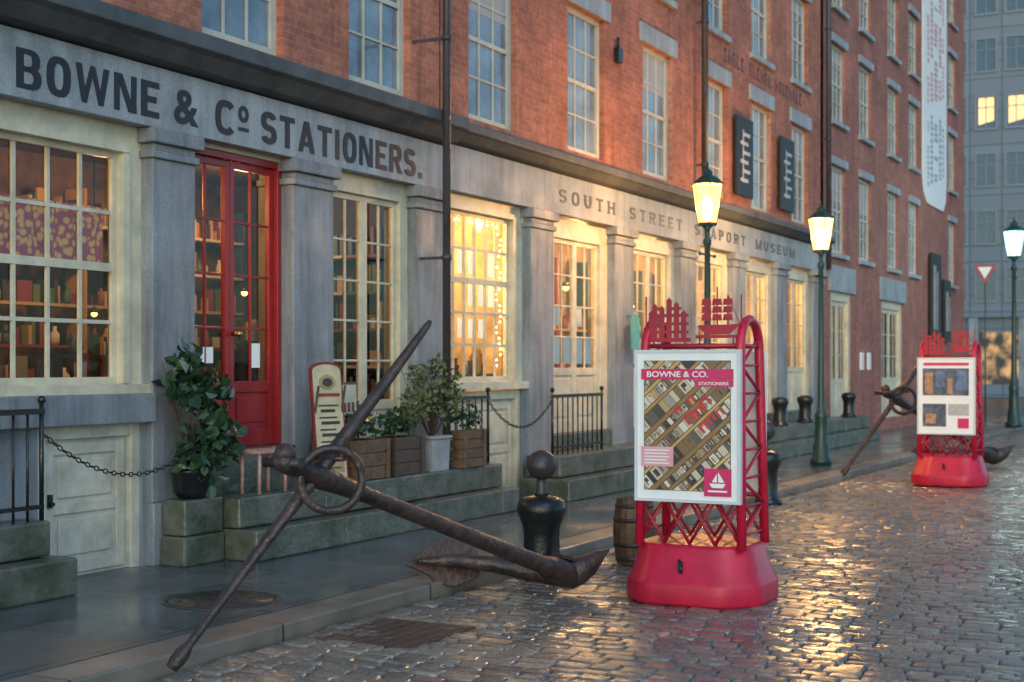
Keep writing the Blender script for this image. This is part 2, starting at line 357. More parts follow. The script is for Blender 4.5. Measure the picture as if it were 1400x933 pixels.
def blocktext(word,x0,x1,z,H,y,parent,t=.068,gap=.048,mat=None,serif=0,hr=.72):
    wd={'B':1,'O':1,'W':1.5,'N':1.05,'E':.9,'S':.96,'T':.98,'A':1.12,'I':.36,'R':1.02,'.':.36,'C':.98,'U':1,'H':1.05,'P':.95,'M':1.3}
    tot=sum(wd[c] for c in word); unit=(x1-x0-gap*(len(word)-1))/tot
    b=B(); k=[0]
    ht=t*hr
    def poly(p):
        k[0]+=1; d=.0036+.0004*(k[0]%7)
        b.prism(p,(0,y-d,0),X1,Z1,(0,d+.001,0))
    def sf(x,zz):
        if serif: poly([(x-serif,zz),(x+t+serif,zz),(x+t+serif,zz+ht*.7),(x-serif,zz+ht*.7)])
    def V(x,a,c,w=t,s=True):
        poly([(x,a),(x+w,a),(x+w,c),(x,c)])
        if s: sf(x,a); sf(x,c-ht*.7)
    def Hh(xa,xb,zz,h=None):
        h=h or ht; poly([(xa,zz),(xb,zz),(xb,zz+h),(xa,zz+h)])
    kk=[0]
    def arc(cx,cz,rx,rz,a0,a1,n=16,p=2.6,hh_=None):
        hh_=hh_ or ht; kk[0]+=1; dd=.0067+.0005*(kk[0]%3)
        def sq(a,rx_,rz_):
            c_,s_=math.cos(a),math.sin(a)
            return (cx+rx_*math.copysign(abs(c_)**(2/p),c_),cz+rz_*math.copysign(abs(s_)**(2/p),s_))
        for i in range(n):
            u=math.radians(a0+(a1-a0)*i/n); v=math.radians(a0+(a1-a0)*(i+1)/n)
            q=[sq(u,rx,rz),sq(v,rx,rz),sq(v,rx-t,rz-hh_),sq(u,rx-t,rz-hh_)]
            b.prism(q,(0,y-dd,0),X1,Z1,(0,dd+.001,0))
    x=x0
    for c in word:
        w=wd[c]*unit; r=x+w; T=z+H; m=z+H/2
        if c=='B':
            V(x,z,T); h3=.036
            for (a,c_,rr) in ((m-h3/2,T,w*.5-.014),(z,m+h3/2,w*.5)):
                hh=(c_-a)/2; cc=(a+c_)/2; Hh(x+t,x+w*.5,a,h3); Hh(x+t,x+w*.5,c_-h3,h3); arc(x+w*.5,cc,rr,hh,-90,90,12,2.4,h3)
        elif c=='O': arc((x+r)/2,m,w/2,H/2+.004,0,360,28)
        elif c=='C': arc((x+r)/2,m,w/2,H/2+.004,42,318,24)
        elif c=='S':
            hh=H/4+ht/4
            arc((x+r)/2,T-hh,w/2,hh,20,270,18,2.3); arc((x+r)/2,z+hh,w/2,hh,90,-160,18,2.3)
        elif c=='U': V(x,z+w*.45,T); V(r-t,z+w*.45,T); arc((x+r)/2,z+w*.46,w/2,w*.46,180,360,16,2.3)
        elif c=='H': V(x,z,T); V(r-t,z,T); Hh(x+t,r-t,m-ht/2)
        elif c=='E': V(x,z,T); Hh(x+t,r,z); Hh(x+t,r,T-ht); Hh(x+t,r-w*.15,m-ht/2)
        elif c=='T': Hh(x,r,T-ht); V((x+r-t)/2,z,T-ht,s=False); sf((x+r-t)/2,z)
        elif c=='I': V((x+r-t)/2,z,T)
        elif c=='.': V((x+r-t)/2,z,z+t*.9,s=False)
        elif c=='N': V(x,z,T,t*.85); V(r-t*.85,z,T,t*.85); poly([(x+t*.3,T),(x+t*1.25,T),(r-t*.3,z),(r-t*1.25,z)])
        elif c=='M': V(x,z,T,t*.85); V(r-t*.85,z,T,t*.85); cx=(x+r)/2; poly([(x+t*.2,T),(x+t*1.2,T),(cx+t*.4,z),(cx-t*.5,z)]); poly([(r-t*.2,T),(r-t*1.2,T),(cx-t*.4,z),(cx+t*.5,z)])
        elif c=='A':
            cx=(x+r)/2; poly([(x,z),(x+t,z),(cx+t*.45,T),(cx-t*.55,T)]); poly([(r,z),(r-t,z),(cx-t*.45,T),(cx+t*.55,T)]); Hh(x+w*.25,r-w*.25,z+H*.2,ht*.85)
            if serif: sf(x,z); sf(r-t,z)
        elif c=='W':
            q=w/4; tt=t*.85
            # four strokes with horizontally cut ends meeting in points
            poly([(x,T),(x+tt,T),(x+q+tt*.45,z),(x+q-tt*.45,z)])
            poly([(x+q-tt*.45,z),(x+q+tt*.45,z),(x+2*q+tt*.40,T),(x+2*q-tt*.40,T)])
            poly([(x+2*q-tt*.40,T),(x+2*q+tt*.40,T),(x+3*q+tt*.45,z),(x+3*q-tt*.45,z)])
            poly([(x+3*q-tt*.45,z),(x+3*q+tt*.45,z),(r,T),(r-tt,T)])
        elif c in 'RP':
            V(x,z,T); a=m-ht*.6; hh=(T-a)/2; Hh(x+t,x+w*.5,a); Hh(x+t,x+w*.5,T-ht); arc(x+w*.5,(a+T)/2,w*.5-.006,hh,-90,90,10)
            if c=='R': poly([(x+w*.42,a+.003),(x+w*.42+t,a+.003),(r+.01,z),(r-t,z)])
        x=r+gap
    return b.obj('lettering',mat or LETTER,parent)
# ------------------------------------------------------------ ground
b=B(); b.add([(-150,-150,-.16),(300,-150,-.16),(300,200,-.16),(-150,200,-.16)],[(0,1,2,3)]); g=b.obj('ground',GROUND,recalc=False); struct(g,'dark wet ground sheet beneath the street','ground')
b=B(); x=3.0
while x<47:
    w=U(.115,.15); y=5.28
    y-=U(0,.05)
    while y>-1.6:
        l=U(.15,.25)
        dip=.006*math.sin(x*1.3+y*.8)+.005*math.sin(y*2.1-x*.5)
        h=-.10+dip+U(-.005,.004); t1=U(-.0035,.0035); t2=U(-.003,.003); e=.013; jx=U(-.003,.003)
        xa,xb,ya,yb=x+.004+jx,x+w-.004+jx,y-l+.004,y-.004
        vs=[(xa,ya,-.16),(xb,ya,-.16),(xb,yb,-.16),(xa,yb,-.16),
            (xa+.003,ya+.003,h-.012),(xb-.003,ya+.003,h-.012),(xb-.003,yb-.003,h-.012),(xa+.003,yb-.003,h-.012),
            (xa+e,ya+e,h-t1-t2),(xb-e,ya+e,h+t1-t2),(xb-e,yb-e,h+t1+t2),(xa+e,yb-e,h-t1+t2),((xa+xb)/2,(ya+yb)/2,h+.002)]
        b.add(vs,[(0,1,5,4),(1,2,6,5),(2,3,7,6),(3,0,4,7),(4,5,9,8),(5,6,10,9),(6,7,11,10),(7,4,8,11),(8,9,12),(9,10,12),(10,11,12),(11,8,12)],0,True)
        for q in range(4): b.s[-1-q]=False
        y-=l
    x+=w
o=b.obj('street',COB,recalc=False); struct(o,'wet rounded cobblestone street between kerbs','street')
b=B(); b.add([(47,-30,-.11),(79.5,-30,-.11),(79.5,40,-.11),(47,40,-.11)],[(0,1,2,3)]); o=b.obj('road',GROUND,recalc=False); struct(o,'dark wet crossing road at the street end','road')
b=B(); b.box(-5,46.4,5.62,8.3,-.16,0); o=b.obj('pavement',SLAB); struct(o,'wet bluestone slab pavement along the shops','pavement')
b=B(); b.box(-5,46.4,5.30,5.617,-.16,-.002); o=b.obj('kerb',KERB,bevel=.015); struct(o,'worn granite kerb stones edging the cobbles','kerb')
# ------------------------------------------------------------ reusable windows
_wc={}
BLIND=pm('window_blind',(.36,.38,.40),.7,.12,3)
def upwin(parent,x0,w,z0,h,y=7.98,lint=.12,lh=.24,sill=True):
    k=(round(w,2),round(h,2),lint,lh)
    if k not in _wc:
        b=B(); b.grid(0,w,0,h,0,.08,3,4,mid=2,mt=.024,dp=.07)
        fr=b.mesh('window',[SASH])
        g=B(); g.add([(.05,.03,.05),(w-.05,.03,.05),(w-.05,.03,h-.05),(.05,.03,h-.05)],[(0,1,2,3)])
        l=B(); l.box(-lint,w+lint,-.12,.06,0,lh); s_=B(); s_.box(-.08,w+.08,-.15,.06,-.1,0)
        _wc[k]=(fr,g.mesh('glass',[GLASSUP],False),l.mesh('lintel',[GRANL]),s_.mesh('sill',[GRANL]))
    fr,gl,lm,sm=_wc[k]
    wn=mk('window',fr,parent); wn.location=Vector((x0,y,z0))
    mk('glass',gl,wn)
    if R()<.45:
        f=U(.15,.5); bb=B(); bb.add([(.08,.028,h*(1-f)),(w-.08,.028,h*(1-f)),(w-.08,.028,h-.08),(.08,.028,h-.08)],[(0,1,2,3)]); bb.obj('blind',BLIND,wn,recalc=False)
    l=mk('lintel',lm,parent,bevel=.006); l.location=Vector((x0,y,z0+h+.001))
    if sill: s_=mk('sill',sm,parent,bevel=.006); s_.location=Vector((x0,y,z0-.001))
    return wn
# ------------------------------------------------------------ shop building one
sb=thing('shop_building',(4.5,7.8,0),'red brick shop building with grey granite shopfront and bold black lettering','building',world=True)
fl=((4.42,1.93),(7.2,1.75),(9.9,1.6))
wx=[(7.1,8.25),(9.5,10.65),(11.73,12.88),(4.9,6.0)]
ops=[(a,c,z0,z0+h) for a,c in wx for z0,h in fl]
b=B(); b.wall(4.5,13.5,4.0,13.6,ops,7.84,.16)
b.box(4.5,13.5,11.0,11.2,0,13.6); b.box(4.5,13.5,7.86,11,13.5,13.7); b.box(4.42,4.5,7.84,11.2,0,13.7)
b.obj('wall',BRICK,sb,recalc=False)
for a,c in wx:
    for z0,h in fl: upwin(sb,a,c-a,z0,h,7.92,sill=z0>5)
b=B(); b.prism([(7.80,3.99),(7.62,4.02),(7.52,4.13),(7.46,4.16),(7.46,4.28),(7.9,4.41)],(4.5,0,0),(0,1,0),Z1,(9.0,0,0)); b.obj('cornice',CORN,sb,bevel=.008)
b=B()
for i,(a,c) in enumerate([(4.5,8.95),(8.953,10.95),(10.953,13.44)]): b.box(a,c,7.72,8.1,3.5,3.985)
band=b.obj('sign_band',GRANL,sb,bevel=.006)
zt=3.572;ht_=.285;yl=7.718
blocktext('BOWNE',7.34,8.83,zt,ht_,yl,band,gap=.055)
text('lettering','&',LETTER,(9.01,yl,zt),X1,Z1,.30,ht_,band,offset=.022,ext=.004)
blocktext('C',9.53,9.80,zt,ht_,yl,band)
text('lettering','o',LETTER,(9.84,yl,zt+.135),X1,Z1,.14,.145,band,offset=.03)
bx('lettering',LETTER,band,9.84,9.98,7.713,7.7175,zt+.06,zt+.09)
blocktext('STATIONERS.',10.16,12.93,zt,ht_,yl,band,gap=.055)
def pier(parent,x0,x1,z0=0.0,y=7.74,cap=3.5,mat=GRAN):
    b=B(); b.box(x0,x1,y,8.15,z0+.5,cap-.24); b.box(x0-.03,x1+.03,y-.03,8.15,cap-.24,cap-.18); b.box(x0+.01,x1-.01,y-.01,8.15,cap-.18,cap-.12); b.box(x0-.05,x1+.05,y-.06,8.16,cap-.12,cap-.002)
    b.box(x0-.02,x1+.02,y-.03,8.14,z0,z0+.5)
    return b.obj('pier',mat,parent,bevel=.01)
for a,c in ((4.6,5.2),(8.78,9.30),(10.68,11.32),(12.85,13.42)): pier(sb,a,c)
def glassq(parent,x0,x1,z0,z1,y):
    b=B(); b.add([(x0,y,z0),(x1,y,z0),(x1,y,z1),(x0,y,z1)],[(0,1,2,3)]); return b.obj('glass',GLASS,parent,recalc=False)
def bigwindow(parent,x0,x1,z0,z1,gx0,gx1,gz0,gz1,cols,rows,mid,y=7.86):
    b=B(); b.wall(x0,x1,z0,z1,[(gx0,gx1,gz0,gz1)],y,.1)
    b.box(gx0-.06,gx1+.06,y-.03,y-.001,gz1,gz1+.06); b.box(gx0-.07,gx0-.0,y-.02,y-.001,gz0,gz1); b.box(gx1,gx1+.07,y-.02,y-.001,gz0,gz1)
    b.box(x0,x1,y-.10,y-.001,z0,gz0-.01)
    b.grid(gx0,gx1,gz0,gz1,y+.05,.05,cols,rows,mid=mid,mt=.03)
    w=b.obj('window',CREAM,parent,recalc=False)
    glassq(w,gx0+.04,gx1-.04,gz0+.04,gz1-.04,y+.085)
    return w
w0=bigwindow(sb,5.2,8.78,1.38,3.5,5.8,8.56,1.46,3.28,8,4,2)
b=B()
n=60
vs=[];fs=[]
for i in range(n+1):
    xx=5.85+2.7*i/n; yy=8.04+.02*math.sin(i*1.3); vs+=[(xx,yy,2.36),(xx,yy,2.85)]
for i in range(n): fs.append((2*i,2*i+2,2*i+3,2*i+1))
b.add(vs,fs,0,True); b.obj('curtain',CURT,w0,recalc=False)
bx('sill_course',GRAN,sb,5.2,8.78,7.70,8.1,1.15,1.378,bevel=.01); bx('base_wall',GRAN,sb,5.2,7.62,7.80,8.1,0,1.148); bx('base_wall',GRAN,sb,8.72,8.779,7.80,8.1,0,1.148)
def panel_door(parent,x0,x1,z0,z1,y,name='basement_door',mat=CREAMD,handle=True):
    b=B(); b.box(x0,x0+.1,y-.04,y+.06,z0,z1); b.box(x1-.1,x1,y-.04,y+.06,z0,z1); b.box(x0+.1,x1-.1,y-.038,y+.06,z1-.1,z1)
    b.box(x0+.1,x1-.1,y+.02,y+.06,z0,z1-.1)
    a,c=x0+.13,x1-.13; d,e=z0+.03,z1-.13
    for p in ((a,a+.09,d,e),(c-.09,c,d,e)): b.box(p[0],p[1],y,y+.019,p[2],p[3])
    m=(d+e)/2
    for p in ((d,d+.1),(m-.04,m+.04),(e-.09,e)): b.box(a+.09,c-.09,y+.001,y+.019,p[0],p[1])
    for q0,q1 in ((d+.14,m-.08),(m+.08,e-.13)): b.box(a+.14,c-.14,y+.006,y+.019,q0,q1)
    o=b.obj(name,mat,parent,bevel=.006)
    if handle:
        h=B(); h.box(a+.02,a+.06,y-.02,y-.001,m+.02,m+.12); h.tube([(a+.04,y-.02,m+.05),(a+.04,y-.05,m+.05)],.015,8); h.obj('handle',IRON,o)
    return o
panel_door(sb,7.62,8.72,0,1.148,7.86)
def leaf(b,x0,x1,z0,z1,y,cols,rows,st=.10,panel=.62,dp=.05,mi=0):
    b.box(x0,x0+st,y,y+dp,z0,z1,mi); b.box(x1-st,x1,y,y+dp,z0,z1,mi)
    b.box(x0+st,x1-st,y+.001,y+dp-.001,z1-st,z1,mi); b.box(x0+st,x1-st,y+.001,y+dp-.001,z0,z0+.16,mi); b.box(x0+st,x1-st,y+.001,y+dp-.001,z0+panel,z0+panel+.10,mi)
    if panel>.3:
        b.box(x0+st,x1-st,y+.02,y+.04,z0+.16,z0+panel,mi); b.box(x0+st+.05,x1-st-.05,y+.008,y+.02,z0+.21,z0+panel-.05,mi)
    a,c,d,e=x0+st,x1-st,z0+panel+.10,z1-st
    for i in range(1,cols): xx=a+(c-a)*i/cols; b.box(xx-.011,xx+.011,y+.012,y+dp-.012,d,e,mi)
    for j in range(1,rows): zz=d+(e-d)*j/rows; b.box(a,c,y+.014,y+dp-.014,zz-.011,zz+.011,mi)
BRASS=pm('brass',(.5,.33,.1),.3,.1,5,metal=1)
def doubledoor(parent,x0,x1,z0,z1,y,mat,cols=2,rows=4,panel=.62,fr=.1,st=.09,handle=True):
    b=B(); b.box(x0,x0+fr,y-.05,y+.09,z0,z1); b.box(x1-fr,x1,y-.05,y+.09,z0,z1); b.box(x0+fr,x1-fr,y-.048,y+.09,z1-fr,z1)
    m=(x0+x1)/2
    leaf(b,x0+fr+.003,m-.003,z0,z1-fr-.003,y,cols,rows,st,panel); leaf(b,m+.003,x1-fr-.003,z0,z1-fr-.003,y,cols,rows,st,panel)
    o=b.obj('door',mat,parent,bevel=.004)
    glassq(o,x0+fr+.03,x1-fr-.03,z0+panel+.1,z1-fr-.03,y+.026)
    if handle:
        h=B(); h.tube([(m+.04,y,z0+1.0),(m+.04,y-.06,z0+1.0)],.02,8); h.sphere((m+.04,y-.07,z0+1.0),.03,10); h.obj('handle',BRASS,o)
    return o
rd=doubledoor(sb,9.30,10.68,.88,3.46,7.93,REDP,2,4,.48,.06,.06)
for (a,c,d,e) in ((9.62,9.78,1.62,1.76),(10.30,10.44,1.58,1.80)): bx('notice',PAPER,rd,a,c,7.945,7.952,d,e)
bx('threshold',WETST,sb,9.3,10.68,7.72,8.1,.0,.875,bevel=.012); bx('threshold',WETST,sb,11.32,12.85,7.80,8.1,0,.80,bevel=.012)
doubledoor(sb,11.32,12.85,.80,3.46,7.90,CREAM,2,5,.35,.15,.06,handle=False)
bx('lintel',CREAM,sb,11.32,12.85,7.86,7.88,3.46,3.5); bx('lintel',CREAM,sb,9.30,10.68,7.86,7.9,3.46,3.5)
def pipe(parent,x,z0,z1,y=7.72,r=.055,br=True):
    b=B(); b.tube([(x,y,z0),(x,y,z1)],r,14)
    z=z0+.4
    while z<z1:
        b.tube([(x,y,z),(x,y,z+.06)],r+.010,14)
        b.box(x-.012,x+.012,y+.03,7.84,z+.015,z+.045); z+=2.3
    return b.obj('drainpipe',DRAIN,parent)
pipe(sb,12.93,.0,13.6,7.42,.042)
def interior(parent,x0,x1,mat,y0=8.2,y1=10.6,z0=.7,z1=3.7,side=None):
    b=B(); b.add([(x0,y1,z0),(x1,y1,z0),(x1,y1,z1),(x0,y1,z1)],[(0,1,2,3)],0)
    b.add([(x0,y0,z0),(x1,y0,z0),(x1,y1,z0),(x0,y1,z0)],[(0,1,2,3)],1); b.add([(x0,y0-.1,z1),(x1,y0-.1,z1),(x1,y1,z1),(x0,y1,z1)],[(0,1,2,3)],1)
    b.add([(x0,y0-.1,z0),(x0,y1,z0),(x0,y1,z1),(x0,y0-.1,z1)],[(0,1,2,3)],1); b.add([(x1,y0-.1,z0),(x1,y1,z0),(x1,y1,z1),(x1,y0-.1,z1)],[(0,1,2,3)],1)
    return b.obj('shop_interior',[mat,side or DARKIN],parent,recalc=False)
def goodrow(b,x0,x1,z,y0,y1,hmax,dens=1):
    x=x0
    b.box(x0,x1,y0-.02,y1+.05,z-.03,z,0)
    while x<x1-.12:
        q=R(); yy=U(y0,max(y0,y1-.05))
        if q<.4:
            for k in range(random.randint(2,6)):
                w=U(.015,.045); h=U(.10,hmax*.8); b.box(x,x+w,yy,yy+.1,z,z+h); x+=w+.003
        elif q<.65:
            r=U(.03,.06); b.lathe([(r*.7,0),(r,.03),(r,.10),(r*.4,.14),(r*.4,.18)],(x+r,yy,z),10); x+=2*r
        elif q<.9:
            w=U(.06,.18); h=U(.1,hmax); b.box(x,x+w,yy,yy+.015,z,z+h); x+=w
        x+=U(.01,.14)/dens
def goods(parent,x0,x1,z,y0,y1,hmax=.3):
    b=B(); goodrow(b,x0,x1,z,y0,y1,hmax); return b.obj('shop_display',BOOKS,parent)
def shelfwall(parent,x0,x1,y,rows=(1.0,1.4,1.8,2.2,2.6,3.0)):
    b=B()
    for z in rows: goodrow(b,x0,x1,z,y,y+.12,.32,2)
    x=x0
    while x<=x1+.01: b.box(x-.02,x+.02,y-.03,y+.22,.75,3.35); x+=(x1-x0)/max(1,round((x1-x0)/1.1))
    return b.obj('shelf_unit',BOOKS,parent)
interior(sb,5.2,13.35,BROWNW)
shelfwall(sb,5.4,9.0,10.2); shelfwall(sb,9.3,13.1,10.2)
b=B()
for yy in (8.5,9.0,9.5):
    for z in (1.2,1.6,2.0,2.4,2.8):
        b.box(12.95,13.3,yy-.25,yy+.22,z-.03,z)
        y2=yy-.23
        while y2<yy+.15:
            h=U(.1,.3); w=U(.02,.09); b.box(13.0,13.2,y2,y2+w,z,z+h); y2+=w+U(.005,.05)
b.obj('shelf_unit',BOOKS,sb)
goods(sb,5.4,8.7,1.5,8.15,8.4,.25); goods(sb,6.0,8.7,1.9,9.2,9.4,.3); goods(sb,11.4,12.8,1.3,8.2,8.5,.3); goods(sb,11.4,12.8,1.85,8.9,9.1,.3); goods(sb,9.6,10.6,1.7,9.4,9.6,.3)
def pendant(parent,x,y,z,r=.04,shade=True):
    b=B(); b.sphere((x,y,z),r,12); b.tube([(x,y,z+r),(x,y,3.69)],.006,6,mi=1)
    if shade: b.lathe([(r*2.2,r*.4),(r*1.3,r*1.6),(r*.4,r*2)],(x,y,z),14,1)
    return b.obj('pendant_lamp',[BULBW,IRON],parent)
for p in ((9.72,8.7,2.45,.085),(7.0,9.1,2.2,.035),(8.3,9.3,2.15,.03),(12.2,9.2,2.7,.035),(12.6,9.8,2.4,.035),(6.2,9,2.3,.035),(10.7,9.7,2.6,.035),(8.0,8.8,1.98,.025),(8.9,9.6,2.0,.03),(9.2,10.0,1.8,.03),(11.4,9.9,2.1,.03),(10.4,9.9,2.1,.03),(8.5,9.8,1.75,.03)): pendant(sb,*p)
def lamp(name,loc,e,c,r,parent=None):
    l=bpy.data.lights.new(name,'POINT'); l.energy=e; l.color=c; l.shadow_soft_size=r
    o=bpy.data.objects.new(name,l); COL.objects.link(o)
    if parent:
        o.parent=parent
        if parent.get('_w'): o.matrix_parent_inverse=Matrix.Translation(-parent.location)
    o.location=loc
    return o
for p,e in (((7.4,9.4,3.2),48),((9.6,9.1,3.2),65),((12.0,9.4,3.2),42)): lamp('interior_light',p,e,(1,.54,.20),.12,sb)
# ------------------------------------------------------------ second building (museum front)
mb=thing('museum_building',(13.6,7.8,0),'red brick row building with granite piers, cream doors and serif lettering','building',world=True)
wxs=[14.16,16.83,19.44,22.06,24.60,27.16]
ops=[(a,a+1.2,z,z+h) for a in wxs for z,h in fl]
b=B(); b.wall(13.52,29.3,4.0,13.9,ops,7.84,.16); b.box(13.52,29.3,11,11.2,0,13.9); b.box(13.52,29.3,7.86,11,13.85,14.0)
b.obj('wall',BRICK,mb,recalc=False)
for a in wxs:
    for z,h in fl: upwin(mb,a,1.2,z,h,7.92,.14,.27,z>5)
b=B()
for k,xx in enumerate([23.1+.23*i for i in range(21)]):
    if k in (5,12): continue
    zz=6.76; q=k%4
    b.box(xx,xx+.05,7.834,7.8385,zz,zz+.24)
    if q in(0,2): b.box(xx+.05,xx+.14,7.835,7.8385,zz+.19,zz+.24)
    if q in(1,2): b.box(xx+.11,xx+.15,7.8345,7.8385,zz,zz+.18)
    if q in(0,3): b.box(xx+.05,xx+.15,7.835,7.8385,zz,zz+.045)
b.obj('faded_painted_marks',pm('faded_wall_paint',(.10,.06,.065),.8,.4,6),mb)
b=B(); b.prism([(7.82,4.04),(7.66,4.07),(7.58,4.15),(7.54,4.17),(7.54,4.26),(7.9,4.38)],(13.52,0,0),(0,1,0),Z1,(15.88,0,0)); b.obj('cornice',CORN,mb,bevel=.008)
b=B()
js=[13.45,15.95,18.5,21.1,23.65,26.2,29.35]
for i in range(6): b.box(js[i]+.002,js[i+1]-.002,7.74,8.1,3.53,4.038)
band2=b.obj('sign_band',GRANL,mb,bevel=.006)
for body,a,c in (('SOUTH',16.36,18.15),('STREET',18.7,20.80),('SEAPORT',21.4,23.95),('MUSEUM',24.55,27.0)):
    blocktext(body,a,c,3.68,.172,7.738,band2,t=.052,gap=.17,mat=LETTERG,serif=.02,hr=.6)
pp=[(15.55,16.20),(18.15,18.85),(20.75,21.45),(23.3,24.0),(25.85,26.55),(28.4,29.2)]
for a,c in pp: pier(mb,a,c,cap=3.53)
for i in range(5):
    a=pp[i][1]; c=pp[i+1][0]
    dd=doubledoor(mb,a,c,.72,3.49,7.90,CREAM,2,4,.75,.24 if i<1 else .2,.06,handle=False)
    bx('threshold',WETST,mb,a,c,7.78,8.12,0,.715,bevel=.01)
    if i<4:
        for q in (a+.34,a+.70,a+1.05,a+1.35):
            if q+.3<c-.2: bx('notice',PAPER,dd,q,q+.24,7.932,7.938,1.62,1.98)
        for q in (a+.36,a+1.07): bx('notice',PAPER,dd,q,q+.2,7.932,7.938,2.12,2.38)
w3=bigwindow(mb,13.46,15.55,1.32,3.53,13.66,15.28,1.42,3.36,6,5,3)
b=B()
for i in range(6):
    for j,(za,zb) in enumerate(((2.66,2.95),(2.30,2.58),(1.92,2.15))):
        if (i+2*j)%5!=4 and not (j==2 and i<2): b.box(13.73+i*.25,13.73+i*.25+.17,8.02,8.025,za,zb)
b.obj('paper_sheets',emis('backlight_glow_paper',(.95,.9,.78),.55),w3)  # emission stands in for room light coming through the sheets
goods(mb,13.7,15.3,1.5,8.1,8.3,.42); goods(mb,13.7,15.3,1.9,8.8,8.95,.3)
b=B()
for i in range(44):
    t=i/43
    if t<.6: q=(15.2-.03*math.sin(i*2.1),8.0+.03*math.cos(i),1.6+1.7*t/.6)
    else: q=(15.2-1.45*(t-.6)/.4,8.0+.02*math.cos(i*1.7),3.29-.03*abs(math.sin(i)))
    b.sphere(q,.010,8)
b.obj('string_lights',emis('fairy_bulb',(1,.58,.16),45),w3)
bx('base_wall',GRAN,mb,13.46,13.68,7.80,8.1,0,1.318); bx('base_wall',GRAN,mb,15.45,15.549,7.80,8.1,0,1.318)
panel_door(mb,13.68,15.45,0,1.3,7.88,mat=CREAM,handle=False)
interior(mb,13.46,15.9,PLASTER,8.2,9.6,.9,3.7,PLASTER); interior(mb,15.92,29.2,OCHREW,8.3,10.2,side=OCHREW)
shelfwall(mb,13.6,15.8,9.35,(1.1,1.5,1.9)); shelfwall(mb,16.1,22,9.9,(1.0,1.4,1.8,2.2)); shelfwall(mb,22.2,29,9.9,(1.0,1.4,1.8,2.2))
lamp('interior_light',(14.6,8.8,3.2),130,(1,.60,.22),.1,mb)
lamp('interior_light',(15.05,8.25,2.6),9,(1,.58,.18),.05,mb)
for x in (17.0,19.8,22.4,25,27.5): lamp('interior_light',(x,9.0,3.2),130,(1,.54,.18),.1,mb)
for p in ((17.3,9.2,2.7,.045),(19.9,9.3,2.8,.05),(22.3,9.2,2.6,.05),(25.3,9.2,2.7,.05)): pendant(mb,*p)
pipe(mb,21.75,4.4,13.8,7.70); pipe(mb,29.42,3.6,13.9,7.70)
FADEW=pm('faded_white',(.45,.45,.47),.5,.1)
for a,c in ((23.50,24.42),(26.12,27.02)):
    s=bx('banner_sign',LETTER,mb,a,c,7.74,7.79,4.55,5.93,bevel=.004)
    b=B()
    for i in range(6):
        zz=4.8+i*.16; b.box(a+.2+.12*(i%2),c-.2-.1*((i+1)%2),7.735,7.7395,zz,zz+.06)
    b.box(a+.3,a+.36,7.733,7.7345,4.78,5.7)
    b.obj('emblem',FADEW,s)
b=B(); b.tube([(18.62,7.6,2.3),(18.62,7.74,2.3)],.015,6); b.prism([(-.13,-.22),(.13,-.22),(.15,0),(.13,.22),(0,.27),(-.13,.22),(-.15,0)],(18.55,7.585,2.05),X1,Z1,(0,.02,0)); b.obj('hanging_plaque',TEAL,mb)
b=B(); b.box(18.35,18.5,7.76,7.84,5.85,6.05); b.tube([(18.42,7.8,6.05),(18.42,7.8,6.2)],.02,8); b.obj('wall_fixture',IRON,mb)
# ------------------------------------------------------------ third brick building
tb=thing('brick_building',(29.5,7.8,0),'tall dark red brick warehouse with small cream sash windows','building',world=True)
cols=[30.2,32.65,35.6,38.1,43.7]
fl3=((4.02,1.9),(6.87,1.68),(9.35,1.6),(11.9,1.5))
ops=[(a,a+1.15,z,z+h) for a in cols for z,h in fl3]
gd=[(30.1,31.9),(34.9,37.3)]
ops2=[(a,c,0.3,3.2) for a,c in gd]
b=B(); b.wall(29.5,46.4,0,15.5,ops+ops2,7.84,.16); b.box(29.5,46.4,11,11.2,0,15.5); b.add([(46.4,7.84,0),(46.4,11.2,0),(46.4,11.2,15.5),(46.4,7.84,15.5)],[(0,1,2,3)]); b.box(29.5,46.4,7.86,11,15.4,15.55)
b.obj('wall',BRICK2,tb,recalc=False)
for a in cols:
    for z,h in fl3: upwin(tb,a,1.15,z,h,7.90,.08,.17)
for a,c in gd: bx('lintel',GRANL,tb,a-.2,c+.2,7.78,7.98,3.2,3.75)
for a,c in gd: doubledoor(tb,a,c,.3,3.2,7.92,CREAM,2,3,.9,.2,.1,handle=False)
interior(tb,29.6,37.6,BROWNW,8.3,9.5,.3,3.5)
for x in (31,36): lamp('interior_light',(x,8.9,3.2),25,(1,.6,.3),.1,tb)
b=B()
poly=[(0,.9),(.15,.3),(.6,.02),(1.1,0),(3.0,0),(3.35,.3),(3.5,.9),(3.5,8.2),(0,8.2)]
b.prism(poly,(39.75,7.80,6.1),X1,Z1,(0,.03,0)); s=b.obj('wall_banner',WHITE,tb)
for cz0,cz1,mm_ in ((6.6,8.6,pm('faded_blue_grey',(.33,.38,.46),.5,.1)),(8.9,13.6,pm('faded_red',(.60,.30,.32),.5,.1))):
    b=B()
    for k,(xx,w_) in enumerate(((40.35,.22),(40.8,.35),(41.35,.5),(42.05,.35),(42.55,.2))):
        z=cz0+k*.12
        while z<cz1:
            h=U(.10,.2); b.box(xx,xx+w_*U(.75,1),7.79,7.797,z,z+h*.62); z+=h+(.35 if R()<.12 else .0)
    b.obj('banner_marks',mm_,s)
for q in ((40.6,42.0,2.3,4.75),(42.5,43.5,2.3,4.1)):
    s=bx('notice_board',LETTER,tb,q[0],q[1],7.72,7.79,q[2],q[3])
    b=B(); b.box(q[0]+.2,q[0]+.5,7.70,7.715,q[2]+.3,q[3]-.35); b.box(q[0]+.7,q[0]+.8,7.70,7.715,q[2]+.3,q[3]-.5); b.obj('emblem',pm('grey_print',(.35,.33,.33),.5,.3,3),s)
